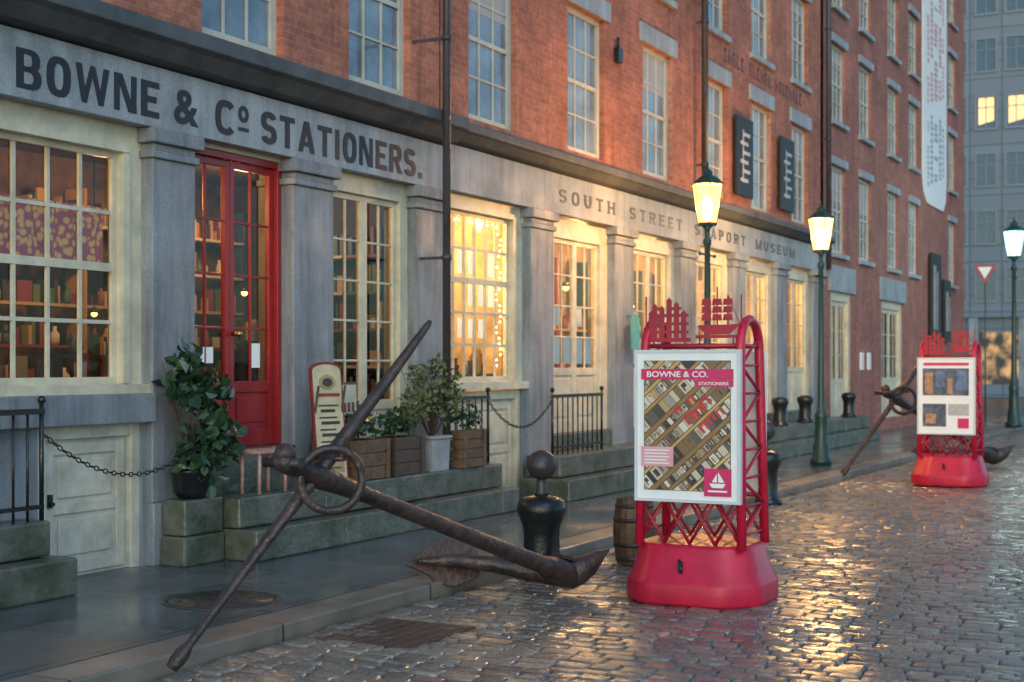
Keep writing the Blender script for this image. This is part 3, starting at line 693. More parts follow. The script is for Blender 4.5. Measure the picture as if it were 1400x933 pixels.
for xx in (32.7,33.4): bx('wall_notice',WHITE,tb,xx,xx+.25,7.80,7.838,1.5,1.9)
# ------------------------------------------------------------ far office tower
ft=thing('office_building',(80,12,0),'grey stone-clad office block with gridded blue windows','building',world=True)
def panelmat():
    m,t,b,N,L=nt('office_panel')
    tc=N.new('ShaderNodeTexCoord'); sp=N.new('ShaderNodeSeparateXYZ'); cb=N.new('ShaderNodeCombineXYZ')
    L.new(tc.outputs['Object'],sp.inputs[0]); L.new(sp.outputs['Y'],cb.inputs['X']); L.new(sp.outputs['Z'],cb.inputs['Y'])
    br=N.new('ShaderNodeTexBrick'); L.new(cb.outputs[0],br.inputs['Vector']); br.offset=0
    br.inputs['Scale'].default_value=1; br.inputs['Brick Width'].default_value=1.65; br.inputs['Row Height'].default_value=.9; br.inputs['Mortar Size'].default_value=.04
    br.inputs['Color1'].default_value=(.155,.20,.25,1); br.inputs['Color2'].default_value=(.13,.17,.215,1); br.inputs['Mortar'].default_value=(.08,.10,.125,1)
    L.new(br.outputs['Color'],b.inputs['Base Color']); b.inputs['Roughness'].default_value=.5
    return m
b=B(); b.box(80,100,-8,40,4.2,40); b.box(80.4,100,-8,40,-.12,4.2); b.obj('wall',panelmat(),ft)
OFG=pm('office_glass',(.06,.10,.14),.15,.3,.4)
OFL=emis('lit_office_window',(1,.62,.26),1.0)
wf=B(); wf.box(-.10,0,0,.10,0,1.9); wf.box(-.10,0,1.1,1.2,0,1.9); wf.box(-.099,0,.10,1.1,0,.1); wf.box(-.099,0,.10,1.1,1.8,1.9); wf.box(-.06,-.01,.58,.63,.1,1.8); wf.box(-.06,-.01,.1,1.1,1.2,1.25); wfm=wf.mesh('window',[pm('pale_mullion',(.17,.21,.26),.4,.05)])
wg=B(); wg.add([(-.02,.08,.08),(-.02,1.12,.08),(-.02,1.12,1.82),(-.02,.08,1.82)],[(0,1,2,3)])
gm=wg.mesh('glass',[OFG],False)
wg=B(); wg.add([(-.022,.2,.5),(-.022,1.0,.3),(-.022,1.0,1.75),(-.022,.2,1.75)],[(0,1,2,3)]); wg.add([(-.02,.08,.08),(-.02,1.12,.08),(-.02,1.12,1.82),(-.02,.08,1.82)],[(0,1,2,3)],1)
gl=wg.mesh('glass',[OFL,OFG],False)
for r in range(8):
    for c in range(9):
        z=5.0+r*3.1; y=7.1+c*1.55
        w=mk('window',wfm,ft); w.location=Vector((80,y,z))
        mk('glass',gl if (r==3 and c in (2,3)) else gm,w)
for c in range(8): bx('column',GRAN,ft,80.1,80.38,5+c*2.6,5.5+c*2.6,-.1,4.19)
def farshop():
    m,t,b,N,L=nt('far_shop_glow')
    tc=N.new('ShaderNodeTexCoord'); n=N.new('ShaderNodeTexNoise'); n.inputs['Scale'].default_value=1.3; n.inputs['Detail'].default_value=6; L.new(tc.outputs['Object'],n.inputs[0])
    r=N.new('ShaderNodeValToRGB'); r.color_ramp.elements[0].position=.45; r.color_ramp.elements[0].color=(.01,.01,.012,1); r.color_ramp.elements[1].position=.66; r.color_ramp.elements[1].color=(.75,.42,.15,1)
    L.new(n.outputs[0],r.inputs[0]); L.new(r.outputs[0],b.inputs['Emission Color']); b.inputs['Emission Strength'].default_value=1; b.inputs['Base Color'].default_value=(.03,.03,.035,1)
    return m
b=B(); b.add([(80.36,5,.6),(80.36,26,.6),(80.36,26,3.4),(80.36,5,3.4)],[(0,1,2,3)]); b.obj('shop_window',farshop(),ft,recalc=False)
# ------------------------------------------------------------ stone platforms (steps)
def steps(loc,boxes,label):
    t=thing('stone_steps',loc,label,'steps','stone steps in front of the shopfronts',world=True)
    for i,(x0,x1,y0,y1,z0,z1) in enumerate(boxes):
        b=B(); x=x0
        while x<x1-.05:
            w=min(U(1.1,1.7),x1-x)
            if x1-x-w<.4: w=x1-x
            b.box(x+.004,x+w-.004,y0+U(0,.012),y1,z0,z1-U(0,.006)); x+=w
        b.obj('step',WETST,t,bevel=.018)
    return t
steps((6,7.5,0),[(4.6,7.44,7.22,7.695,0,.27),(4.6,7.36,7.40,7.69,.273,.52)],'low dark stone steps beneath the shop window')
steps((11,7.4,0),[(8.80,9.30,7.42,7.68,0,.24),(8.82,9.30,7.44,7.68,.243,.53),(9.31,14.0,7.10,7.68,0,.26),(9.31,13.95,7.28,7.59,.263,.52)],'mossy dark stone steps below the red door')
steps((22,7.4,0),[(15.1,31.0,7.0,7.68,0,.26),(15.3,31.0,7.22,7.69,.263,.52)],'long dark stone steps below cream doors')
# ------------------------------------------------------------ railings
def railing(x0,x1,y,z0,z1,label,n=7):
    t=thing('iron_railing',(x0,y,z0),label,'railing','black iron railings on the steps')
    b=B(); w=x1-x0
    b.box(0,w,-.02,.02,z1-z0-.04,z1-z0); b.box(0.001,w-.001,-.012,.012,.08,.11); b.obj('rail',IRON,t)
    b=B()
    for i in range(n+1):
        x=.015+(w-.03)*i/n; r=.010 if 0<i<n else .017
        b.tube([(x,0,0),(x,0,z1-z0-.041+(.0 if 0<i<n else .08))],r,8)
        if i in (0,n): b.sphere((x,0,z1-z0+.06),.03,10)
    b.obj('bars',IRON,t)
    return t
railing(6.15,7.34,7.46,.52,1.3,'black iron railing on stone steps by the window',9)
railing(13.15,13.9,7.44,.52,1.27,'black iron railing beside planters',5)
railing(15.35,16.85,7.36,.52,1.25,'black iron railing by the cream doors',10)
def chain(p0,p1,sag,label):
    t=thing('hanging_chain',p0,label,'chain','dark chains hung between posts'); b=B()
    P0=Vector((0,0,0));P1=Vector(p1)-Vector(p0); n=int(P1.length/.045)
    for i in range(n):
        u=(i+.5)/n; c=P0.lerp(P1,u)-Vector((0,0,4*sag*u*(1-u)))
        d=(P1/n-Vector((0,0,4*sag*(1-2*u)/n))).normalized()*.028
        s=Vector((0,1,0)).cross(d).normalized()*.014 if i%2 else Vector((0,1,0))*.014
        b.tube([c-d,c-d*.5+s,c+d*.5+s,c+d,c+d*.5-s,c-d*.5-s],.0055,5,closed=True)
    b.obj('links',IRON,t)
chain((7.34,7.46,1.12),(9.05,7.45,1.0),.28,'dark iron chain sagging across the basement door')
chain((13.9,7.44,1.2),(15.35,7.36,1.18),.3,'dark iron chain between two railings')
# ------------------------------------------------------------ plants and planters
def foliage(b,c,rad,n,ls,mi=0,droop=0,wr=.34):
    c=Vector(c)
    for i in range(n):
        while True:
            d=Vector((U(-1,1),U(-1,1),U(-1,1)))
            if .25<d.length<1: break
        k=.75+.35*math.sin(d.x*5+c.x*7)*math.cos(d.z*6+d.y*4)
        p=c+Vector((d.x*rad[0],d.y*rad[1],d.z*rad[2]))*k
        a=Vector((U(-1,1),U(-1,1),U(-.6,1)-droop)).normalized(); s=a.cross(Vector((U(-1,1),U(-1,1),U(-1,1)))).normalized()
        l=ls*U(.6,1.3); w=l*wr; nrm=a.cross(s)*l*.12
        b.add([p,p+a*l*.35+s*w+nrm,p+a*l*.7+s*w*.8+nrm,p+a*l,p+a*l*.7-s*w*.8+nrm,p+a*l*.35-s*w+nrm],[(0,1,2,3),(0,3,4,5)],mi)
def stems(b,base,tops,r=.008,mi=0):
    for t in tops:
        m=(Vector(base)+Vector(t))/2+Vector((U(-.04,.04),U(-.04,.04),.03)); b.tube([base,m,t],[r,r*.8,r*.4],6,mi)
t=thing('potted_plant',(9.02,7.55,.53),'large dark leafy evergreen in a dark pot beside the red door','plant')
b=B(); b.lathe([(.10,0),(.14,.05),(.16,.20),(.18,.22),(.17,.24),(.15,.22)],n=20); b.obj('pot',IRON,t)
b=B(); stems(b,(0,0,.2),[(U(-.3,.3),U(-.1,.1),U(.5,1.1)) for i in range(14)]); b.obj('stems',WOODD,t)
b=B(); foliage(b,(-.02,-.03,.88),(.30,.22,.26),130,.125,wr=.38); foliage(b,(.22,-.08,.52),(.30,.2,.26),130,.125,wr=.38); foliage(b,(-.06,0,1.10),(.2,.14,.12),36,.12,wr=.36); foliage(b,(-.0,-.1,.38),(.28,.2,.30),120,.12,droop=.6,wr=.36); foliage(b,(.30,-.05,.84),(.15,.12,.12),30,.12)
b.obj('foliage',LEAFD,t,recalc=False)
t=thing('potted_shrub',(12.62,7.42,.52),'olive green shrub in a square grey zinc pot','plant')
b=B()
b.prism([(-.15,0),(.15,0),(.18,.33),(-.18,.33)],(0,-.12,0),X1,Z1,(0,.28,0)); b.box(-.195,.195,-.14,.18,.33,.36); b.obj('pot',ZINC,t,bevel=.006)
b=B(); stems(b,(0,0,.3),[(U(-.5,.5),U(-.15,.15),U(.6,1.15)) for i in range(34)],.007); b.obj('stems',WOODD,t)
b=B(); foliage(b,(0,0,.78),(.50,.26,.34),400,.058); foliage(b,(-.40,-.02,.64),(.30,.2,.24),190,.055); foliage(b,(.34,0,.68),(.30,.2,.26),190,.055); foliage(b,(.14,0,1.06),(.24,.14,.14),90,.055); foliage(b,(-.26,0,1.0),(.20,.14,.14),70,.055); foliage(b,(.47,0,.95),(.14,.1,.12),40,.055)
b.obj('foliage',LEAFL,t,recalc=False)
def crate(x0,w,h,label,plant=None,mat=WOOD,y=7.32,dp=.32,z=.52):
    t=thing('wooden_planter',(x0+w/2,y+dp/2,z),label,'planter','wooden planter boxes on the steps')
    b=B(); k=int(h/.1)
    for i in range(k):
        za=i*h/k+.004; zb=(i+1)*h/k-.004
        b.box(-w/2,w/2,-dp/2,-dp/2+.018,za,zb); b.box(-w/2,w/2,dp/2-.018,dp/2,za,zb)
        b.box(-w/2,-w/2+.018,-dp/2+.018,dp/2-.018,za,zb); b.box(w/2-.018,w/2,-dp/2+.018,dp/2-.018,za,zb)
    for sx in (-1,1): b.box(sx*(w/2-.03)-.028,sx*(w/2-.03)+.028,-dp/2-.014,-dp/2-.001,0,h)
    b.box(-w/2+.02,w/2-.02,-dp/2+.02,dp/2-.02,.01,h-.04)
    b.obj('box',mat,t,bevel=.003)
    if plant:
        b=B(); foliage(b,(0,0,h+.12),(w*.55,.2,.17),plant[1],.06); 
        if plant[0]: foliage(b,(0,-.05,h+.2),(w*.4,.15,.1),60,.045,1)
        b.obj('foliage',[LEAFD,BLOOM],t,recalc=False)
    return t
crate(11.05,.60,.38,'weathered wooden planter with yellow and white flowers',(1,200))
crate(11.74,.56,.38,'dark wooden planter with green foliage',(0,260),WOODD)
crate(13.0,.5,.4,'brown wooden planter with dark greenery',(0,120),WOOD,7.26,.16)
t=thing('wooden_stool',(9.78,7.40,.52),'low pinkish wooden stool standing on the steps','stool')
b=B(); b.box(-.22,.22,-.12,.12,.34,.37); b.obj('seat',PINKW,t,bevel=.005)
lg=B(); lg.tube([(0,0,0),(0,0,.34)],.016,8); lm=lg.mesh('leg',[PINKW])
for sx,sy in ((-.18,-.09),(.18,-.09),(-.18,.09),(.18,.09)): l=mk('leg',lm,t); l.location=(sx,sy,0)
def board(loc,rot,w,h,tilt,label,frame,face,text_lines,arch=True):
    t=thing('advertising_board',loc,label,'sign',rot=rot)
    def prof(w,h,rr):
        p=[(-w/2,0),(w/2,0),(w/2,h-rr)]
        if arch: p+=[(w/2*math.cos(a*math.pi/10),h-rr+rr*math.sin(a*math.pi/10)) for a in range(1,10)]
        else: p+=[(w/2,h)]
        p+=[(-w/2,h-rr)] if arch else [(-w/2,h)]
        return p
    uy=Vector((0,math.sin(tilt),math.cos(tilt))); n=Vector((0,-math.cos(tilt),math.sin(tilt)))
    b=B(); b.prism(prof(w,h,.07),(0,0,0),X1,uy,n*-.02); b.obj('frame',frame,t)
    b=B(); b.prism(prof(w-.045,h-.05,.06),Vector((0,0,0))+uy*.025+n*.001,X1,uy,n*.004); f=b.obj('panel',face,t)
    text_lines(t,f,uy,n)
    lg=B(); lg.tube([Vector((0,.02,h*.8)),(0,.2,0)],.012,6); lm=lg.mesh('leg',[WOODD])
    for sx in (-w/2+.03,w/2-.03): l=mk('leg',lm,t); l.location=(sx,0,0)
    return t
def lines1(t,f,uy,n):
    b=B()
    def q(x0,x1,z0,z1,mi): b.prism([(x0,z0),(x1,z0),(x1,z1),(x0,z1)],n*.006,X1,uy,n*.003,mi)
    b.prism([(.10*math.cos(a*math.pi/8),.93+.07*math.sin(a*math.pi/8)) for a in range(16)],n*.006,X1,uy,n*.003,2)
    b.prism([(.06*math.cos(a*math.pi/8),.93+.04*math.sin(a*math.pi/8)) for a in range(16)],n*.010,X1,uy,n*.002,0)
    for i in range(7): q(-.12+.02*(i%2),.12-.025*(i%3),.38+i*.055,.395+i*.055+(.014 if i%2 else 0),0)
    q(-.14,.14,.80,.83,1); q(-.14,.14,.10,.34,2); q(-.10,.10,.14,.155,0); q(-.11,.10,.2,.22,0); q(-.09,.10,.26,.275,0)
    b.obj('print',[pm('print_dark',(.06,.04,.035),.5,.2),pm('print_red',(.30,.04,.03),.5,.1),pm('print_tan',(.38,.27,.13),.5,.25,12)],f)
board((10.76,7.36,.52),math.radians(-14),.38,1.12,.10,'cream advertising board with red frame and arched top',pm('dark_red_frame',(.22,.018,.018),.4,.2),pm('aged_cream_board',(.58,.48,.30),.5,.15,6),lines1)
def lines2(t,f,uy,n):
    b=B()
    for i in range(5):
        for j in range(4):
            b.prism([(-.15+j*.08,.12+i*.13),(-.10+j*.08,.11+i*.13),(-.09+j*.08,.2+i*.13),(-.14+j*.08,.21+i*.13)],n*.006,X1,uy,n*.003,0)
    b.obj('print',pm('print_brown',(.25,.06,.03),.5,.2),f)
board((11.42,7.62,.52),math.radians(5),.46,.92,.06,'white poster board with red brown lettering behind planters',WOOD,CREAM,lines2,False)
# ------------------------------------------------------------ manhole, iron plate
t=thing('manhole_cover',(7.72,6.2,0),'round dark iron manhole cover set in wet slabs','manhole cover')
b=B(); b.lathe([(.40,.0),(.40,.006),(.36,.008),(.36,.003)],n=40); b.obj('rim',DRUST,t)
b=B(); b.lathe([(.355,.0),(.355,.006),(.01,.007)],n=40)
for i in range(8):
    for r in (.1,.2,.29):
        a=i*math.pi/4+r*3; b.box(r*math.cos(a)-.018,r*math.cos(a)+.018,r*math.sin(a)-.018,r*math.sin(a)+.018,.006,.011)
b.obj('lid',DRUST,t)
t=thing('iron_plate',(7.68,4.78,-.10),'dark rusty iron utility plate among the cobblestones','utility plate')
b=B(); b.box(-.40,.40,-.36,.36,.0,.010)
for i in range(7): b.box(-.36,.36,-.32+i*.1,-.30+i*.1,.010,.014)
b.obj('plate',pm('wet_rusty_plate',(.075,.048,.040),.34,.5,3,.7,bscale=20,c2=(.032,.025,.023),rvar=.12),t,bevel=.003)
# ------------------------------------------------------------ anchors
AO=Vector((6.0,5.16,-.1))
an=thing('anchor',AO,'large rusted iron ship anchor leaning on its long stock','anchor','ship anchors displayed along the kerb')
P1=Vector((6.0,5.16,-.04))-AO; HD=Vector((6.775,4.755,.967))-AO; P2=Vector((7.46,4.396,1.867))-AO; CR=Vector((9.58,4.48,.05))-AO
sd=(P2-P1).normalized(); kd=(CR-HD).normalized()
b=B()
b.tube([P1,P1+sd*.05,P1+sd*.10,P1+sd*.16,P1+sd*.7,HD-sd*.12,HD,HD+sd*.12,HD+sd*.3,HD+sd*.8,P2-sd*.04,P2],[.04,.052,.052,.030,.037,.046,.054,.056,.052,.040,.026,.019],10,flat=.8)
b.obj('stock',RUST,an)
b=B()
b.tube([HD-kd*.34,HD-kd*.31,HD-kd*.23,HD-kd*.14,HD,HD+kd*.2,HD+kd*.5,HD+kd*1.6,CR-kd*.35,CR-kd*.15,CR+kd*.05,CR+kd*.12],[.03,.062,.07,.056,.085,.070,.056,.062,.074,.11,.12,.08],12,flat=.9)
b.sphere(HD-kd*.28+Vector((0,0,.05)),.062,12)
b.tube([HD-kd*.28-Vector((0,.11,0)),HD-kd*.28+Vector((0,.14,0))],.03,10)
b.tube([HD+sd*.13-Vector((.02,.12,0)),HD+sd*.13+Vector((.02,.14,0))],.018,8)
b.obj('shank',RUST,an)
b=B(); cen=HD+Vector((.03,-.10,-.02)); vd=Vector((.8893,.4573,0)); rt=Vector((.4573,-.8893,0)); rt=(rt*math.cos(.35)+vd*math.sin(.35)).normalized()
upv=Vector((0,0,1))
ring=[cen+(rt*math.cos(2*math.pi*i/28)+upv*math.sin(2*math.pi*i/28))*.18+Vector((-.05,-.02,0)) for i in range(28)]
b.tube(ring,.025,10,closed=True); b.obj('ring',RUST,an)
side=Vector((-.02,.99,.03)).normalized()
A=[CR+kd*.03, CR+side*.25-kd*.02,CR+side*.52-kd*.14,CR+side*.74-kd*.36+Vector((0,0,-.04)),CR+side*.88-kd*.58+Vector((0,0,-.10))]
b=B(); b.tube(A,[.10,.085,.065,.05,.02],12); b.obj('arm',RUST,an)
tipc=A[3]; ad=(A[4]-A[3]).normalized()
nrm=ad.cross(Vector((.3,.1,1))).normalized(); wv=ad.cross(nrm).normalized()
b=B()
pl=[(-.28,.02),(-.24,.12),(-.05,.19),(.10,.16),(.16,.10),(.34,.02),(.20,-.09),(.12,-.14),(.0,-.17),(-.22,-.12)]
b.prism(pl,tipc+nrm*.05,ad,wv,nrm*.035)
b.obj('fluke',FLUKE,an,bevel=.01)
s2=Vector((.15,-.13,.02))
A2=[CR+kd*.03,CR+s2*.5+Vector((0,0,.01)),CR+s2*.95+Vector((.0,0,.04)),CR+s2*1.35+Vector((.0,0,.09)),CR+s2*1.75+Vector((.02,0,.13))]
b=B(); b.tube(A2,[.11,.11,.085,.05,.012],12)
b.prism([(-.16,-.05),(.06,-.09),(.24,-.03),(.18,.05),(.0,.10),(-.12,.08)],CR+Vector((.03,-.02,.09)),kd,Vector((-.1,.95,.1)).normalized(),(0,0,.025)); b.obj('arm',RUST,an)
copything(an,(21.1,5.32,-.1),rot=math.radians(-12),scale=1.12,label='rusted iron ship anchor standing beside the red sign tower')
# ------------------------------------------------------------ bollards
bo=thing('bollard',(10.28,5.02,-.10),'glossy black cast iron bollard topped with a ball','bollard','black cast iron bollards')
b=B(); b.lathe([(.20,0),(.20,.04),(.165,.07),(.15,.12),(.145,.32),(.15,.40),(.175,.47),(.195,.52),(.20,.56),(.185,.61),(.14,.64),(.05,.66)],n=32); b.obj('post',IRON,bo)
b=B(); b.lathe([(.06,.66),(.04,.69),(.045,.76),(.03,.80)],n=16); b.sphere((0,0,.90),.122,20); b.obj('ball',pm('dull_black_iron',(.04,.033,.035),.4,.3,8,.3),bo)
copything(bo,(16.95,5.22,-.10),label='black cast iron bollard with ball top on cobbles')
for x in (24.9,26.55,29.9): copything(bo,(x,7.4,.52),scale=.78,label='short black iron bollard standing on stone steps',skip=('ball',))
# ------------------------------------------------------------ barrel
t=thing('wooden_barrel',(11.36,4.66,-.10),'small weathered wooden barrel with iron hoops','barrel')
b=B()
for i in range(18):
    a0=2*math.pi*i/18+.01;a1=2*math.pi*(i+1)/18-.01
    vs=[];k=7
    for j in range(k):
        z=.56*j/(k-1); r=.15+.035*math.sin(math.pi*j/(k-1))
        vs+=[(r*math.cos(a0),r*math.sin(a0),z),(r*math.cos(a1),r*math.sin(a1),z)]
    b.add(vs,[(2*j,2*j+1,2*j+3,2*j+2) for j in range(k-1)],0)
b.lathe([(.145,.01),(.145,.53)],n=24); b.obj('staves',WOOD,t,recalc=False)
b=B()
for z,r in ((.05,.163),(.17,.179),(.38,.180),(.50,.164)): b.lathe([(r-.004,z-.018),(r+.002,z-.018),(r+.002,z+.018),(r-.004,z+.018)],n=28)
b.obj('hoops',RUST,t)
# ------------------------------------------------------------ lamp posts
def lamppost(loc,c,gm,bm,e,label):
    t=thing('street_lamp',loc,label,'street lamp','old-style street lamps along the kerb')
    b=B(); b.lathe([(.17,0),(.17,.08),(.13,.12),(.13,.30),(.105,.36),(.095,.75),(.11,.80),(.075,.86),(.058,1.0),(.045,2.0),(.038,3.15),(.06,3.20),(.06,3.24),(.035,3.28),(.035,3.38),(.09,3.44)],n=20)
    b.tube([(-.28,0,3.05),(.28,0,3.05)],.014,8); b.sphere((-.28,0,3.05),.025,8); b.sphere((.28,0,3.05),.025,8)
    b.obj('post',GREENP,t)
    b=B(); n=6
    for j in range(n):
        a=2*math.pi*(j+.5)/n
        b.tube([(.125*math.cos(a),.125*math.sin(a),3.46),(.21*math.cos(a),.21*math.sin(a),3.97)],.007,6)
    b.lathe([(.13,3.43),(.13,3.47)],n=6,sm=False); b.lathe([(.218,3.97),(.225,3.985),(.12,4.07),(.075,4.085),(.07,4.14),(.035,4.17),(.012,4.19),(.018,4.22),(.003,4.26)],n=6,sm=False)
    b.obj('lantern_frame',GREENP,t)
    b=B(); vs=[]
    for r,z in ((.12,3.475),(.203,3.965)):
        for j in range(6): a=2*math.pi*(j+.5)/6; vs.append((r*math.cos(a),r*math.sin(a),z))
    b.add(vs,[(j,(j+1)%6,6+(j+1)%6,6+j) for j in range(6)]); b.obj('lantern_glass',gm,t,recalc=False)
    b=B(); b.lathe([(.02,3.5),(.055,3.58),(.06,3.74),(.015,3.82)],n=10); b.obj('bulb',bm,t)
    lamp('lamp_light',(0,0,3.68),e,c,.10,t)
    return t
lamppost((17.75,6.25,0),(1,.45,.12),LGW,BULBL,1500,'green cast iron street lamp with glowing amber lantern')
lamppost((22.75,6.08,0),(1,.50,.16),LGY,BULBL,1700,'green cast iron street lamp with warm lit lantern')
l3=lamppost((38.8,5.30,0),(.70,1,.92),LGC,BULBC,350,'tall green street lamp with cool white lantern'); l3.scale=(1.28,)*3
t=thing('yield_sign',(41.6,6.45,0),'triangular red and white yield sign on a thin post','road sign')
b=B(); b.tube([(0,0,0),(0,0,4.3)],.02,8); b.obj('post',DRAIN,t)
def tri(r,x,d,b): b.prism([(r*math.cos(math.radians(a)),r*math.sin(math.radians(a))) for a in (30,150,270)],(x,0,4.25),(0,-1,0),Z1,(d,0,0))
b=B(); tri(.36,-.05,-.02,b); b.obj('plate',pm('sign_red',(.42,.05,.08),.4,.05),t)
b=B(); tri(.22,-.071,-.006,b); b.obj('plate_center',WHITE,t)
# ------------------------------------------------------------ sign towers
TRAYB=pm('dark_tray',(.10,.065,.04),.4,.4,6)
PH2=pm('dark_view_photo',(.10,.11,.16),.3,.6,9,c2=(.02,.03,.06))
PINK=pm('pink_print',(.62,.025,.13),.35,.05,5)
GREYP=pm('grey_frame_paint',(.62,.63,.67),.35,.08,5)
TRAYR=pm('tray_red',(.50,.05,.04),.4,.2,9)
PPINK=pm('pale_pink',(.78,.35,.42),.4,.05)
GTB=pm('grey_text_block',(.45,.43,.45),.5,.3,30)
WARMV=pm('view_warm',(.42,.22,.12),.4,.5,9); COOLV=pm('view_cool',(.12,.17,.30),.4,.5,9)
def tower(loc,kind,label):
    t=thing('sign_tower',loc,label,'advertising sign','red sign towers standing on the cobbles',rot=-math.pi/2)
    def oct2(w,d,c):
        base=[(-w+c,-d),(w-c,-d),(w,-d+c),(w,d-c),(w-c,d),(-w+c,d),(-w,d-c),(-w,-d+c)]
        out=[]
        for i in range(8):
            p=Vector(base[i]);a=Vector(base[i-1]);q=Vector(base[(i+1)%8]); r=.085
            s0=p+(a-p).normalized()*r;s1=p+(q-p).normalized()*r
            for k in range(4):
                u=k/3; out.append(s0*(1-u)**2+p*2*u*(1-u)+s1*u*u)
        return [(o.x,o.y) for o in out]
    b=B(); L_=[(.47,.41,.20,0),(.505,.45,.21,.012),(.51,.455,.21,.03),(.51,.455,.21,.145),(.505,.45,.205,.165),(.485,.43,.198,.19),(.425,.37,.17,.40),(.415,.36,.165,.42),(.395,.34,.155,.428)]
    vs=[]
    for w,d,c,z in L_: vs+=[(x,y,z) for x,y in oct2(w,d,c)]
    n=32
    b.add(vs,[(i*n+j,i*n+(j+1)%n,(i+1)*n+(j+1)%n,(i+1)*n+j) for i in range(len(L_)-1) for j in range(n)]+[tuple(range(n))[::-1],tuple(range((len(L_)-1)*n,len(L_)*n))],0,False)
    for i in range(len(b.s)): b.s[i]=i<256
    base=b.obj('base',KIOSK,t)
    b=B(); b.box(-.03,.0,-.425,-.405,.24,.32); b.tube([(-.03,-.40,.33),(.0,-.43,.24)],.01,6); b.obj('latch',IRON,base)
    for sx in (-1,1):
        b=B(); xb,xt=.385,.355
        def P(y,z): f=(z-.42)/1.6; return (sx*(xb+(xt-xb)*f),y*(1-.22*f),z)
        pts=[P(-.27,.40),P(-.27,1.2),P(-.27,1.80)]+[P(-.27*math.cos(math.pi*i/10),1.84+.19*math.sin(math.pi*i/10)) for i in range(11)]+[P(.27,1.80),P(.27,1.2),P(.27,.40)]
        b.tube(pts,.034,10)
        z=.5;k=0
        while z<1.75:
            b.tube([P(-.25,z),P(.25,z+.2)] if k%2==0 else [P(.25,z),P(-.25,z+.2)],.013,6); b.tube([P(-.25,z),P(.25,z)],.011,6); z+=.2;k+=1
        b.tube([P(-.25,1.84),P(.25,1.84)],.014,6)
        b.obj('side_frame',KIOSK,t)
    for y in (-.27,.27):
        b=B()
        for i in range(4):
            xa=-.38+i*.19; b.tube([(xa,y,.43),(xa+.19,y,.74)],.012,6); b.tube([(xa+.19,y,.43),(xa,y,.74)],.012,6)
        b.tube([(-.37,y,.75),(.37,y,.75)],.018,6); b.tube([(-.36,y*.8,1.84),(.36,y*.8,1.84)],.018,6)
        b.obj('lattice',KIOSKD,t)
    x0,x1,z0,z1=-.385,.385,.74,1.80
    yf=-.33
    pn=bx('panel',WHITE,t,x0,x1,yf+.005,yf+.035,z0,z1,bevel=.004)
    b=B()
    for q in ((x0-.012,x0+.010,z0-.012,z1+.012),(x1-.010,x1+.012,z0-.012,z1+.012)): b.box(q[0],q[1],yf-.004,yf+.04,q[2],q[3])
    b.box(x0+.010,x1-.010,yf-.003,yf+.039,z0-.012,z0+.010); b.box(x0+.010,x1-.010,yf-.003,yf+.039,z1-.010,z1+.012); b.obj('panel_frame',GREYP,t)
    bx('panel',WHITE,t,x0,x1,.29,.32,z0,z1)
    yq=yf+.002
    def quad(name,a,c,d,e,mat,k=1): return bx(name,mat,pn,a,c,yq-.0015*k,yq+.004,d,e)
    if kind==0:
        quad('poster_photo',-.325,.325,.81,1.735,TRAYB)
        rs=random.Random(5)
        bt=B(); bf=B(); bl=B(); ang=math.radians(42); cu,su=math.cos(ang),math.sin(ang)
        lo=(-.322,.813);hi=(.322,1.732)
        def P2d(u,v): return (u*cu-v*su, 1.27+u*su+v*cu)
        def clippoly(p):
            for ax,lim,sg in ((0,lo[0],1),(0,hi[0],-1),(1,lo[1],1),(1,hi[1],-1)):
                out=[]
                for i in range(len(p)):
                    a=p[i-1];c=p[i]; da=(a[ax]-lim)*sg; dc=(c[ax]-lim)*sg
                    if (da>=0)!=(dc>=0):
                        f=da/(da-dc); out.append((a[0]+(c[0]-a[0])*f,a[1]+(c[1]-a[1])*f))
                    if dc>=0: out.append(c)
                p=out
                if len(p)<3: return None
            return p
        def put(bb,u0,u1,v0,v1,dy):
            p=clippoly([P2d(u0,v0),P2d(u1,v0),P2d(u1,v1),P2d(u0,v1)])
            if p: bb.prism(p,(0,yq-.0018-dy,0),X1,Z1,(0,.001+dy,0))
        v=-.66; row=0
        while v<.66:
            kind_=row%6
            hgt=(.075,.024,.055,.030,.095,.020)[kind_]
            if kind_ in (1,3,5): put(bf,-.8,.8,v+.001,v+hgt-.001,.0002)
            else:
                u=-.8+rs.random()*.05
                while u<.8:
                    w_=hgt*rs.uniform(.35,.75)
                    put(bt,u,u+w_-.003,v+.003,v+hgt-.003,.0004)
                    if rs.random()<.7:
                        put(bl,u+w_*.2,u+w_*.38,v+.2*hgt,v+.8*hgt,.0008); put(bl,u+w_*.38,u+w_*.75,v+rs.choice((.2,.45,.66))*hgt,v+.8*hgt,.0009)
                    u+=w_
            v+=hgt+.003; row+=1
        bt.obj('poster_type',TYPE,pn); bf.obj('poster_type',FURN,pn); bl.obj('poster_type',TYPE,pn)
        b=B()
        for (uu,vv,s_) in ((.02,-.01,1.5),(.10,-.02,1.5),(.18,-.0,1.5),(.06,-.12,1.3),(.14,-.11,1.3),(.0,.10,1.1),(.22,-.12,1.2),(.12,.09,1.1)):
            for (a0,a1,c0,c1) in ((0,.016,0,.05),(.034,.05,0,.05),(.016,.034,.036,.05)):
                q=clippoly([P2d(uu+a0*s_,vv+c0*s_),P2d(uu+a1*s_,vv+c0*s_),P2d(uu+a1*s_,vv+c1*s_),P2d(uu+a0*s_,vv+c1*s_)])
                if q: b.prism(q,(0,yq-.004,0),X1,Z1,(0,.002,0))
        b.obj('poster_type',TRAYR,pn)
        quad('poster_header',-.345,.345,1.60,1.675,PINK,3); quad('poster_header',.06,.345,1.55,1.598,PINK,3)
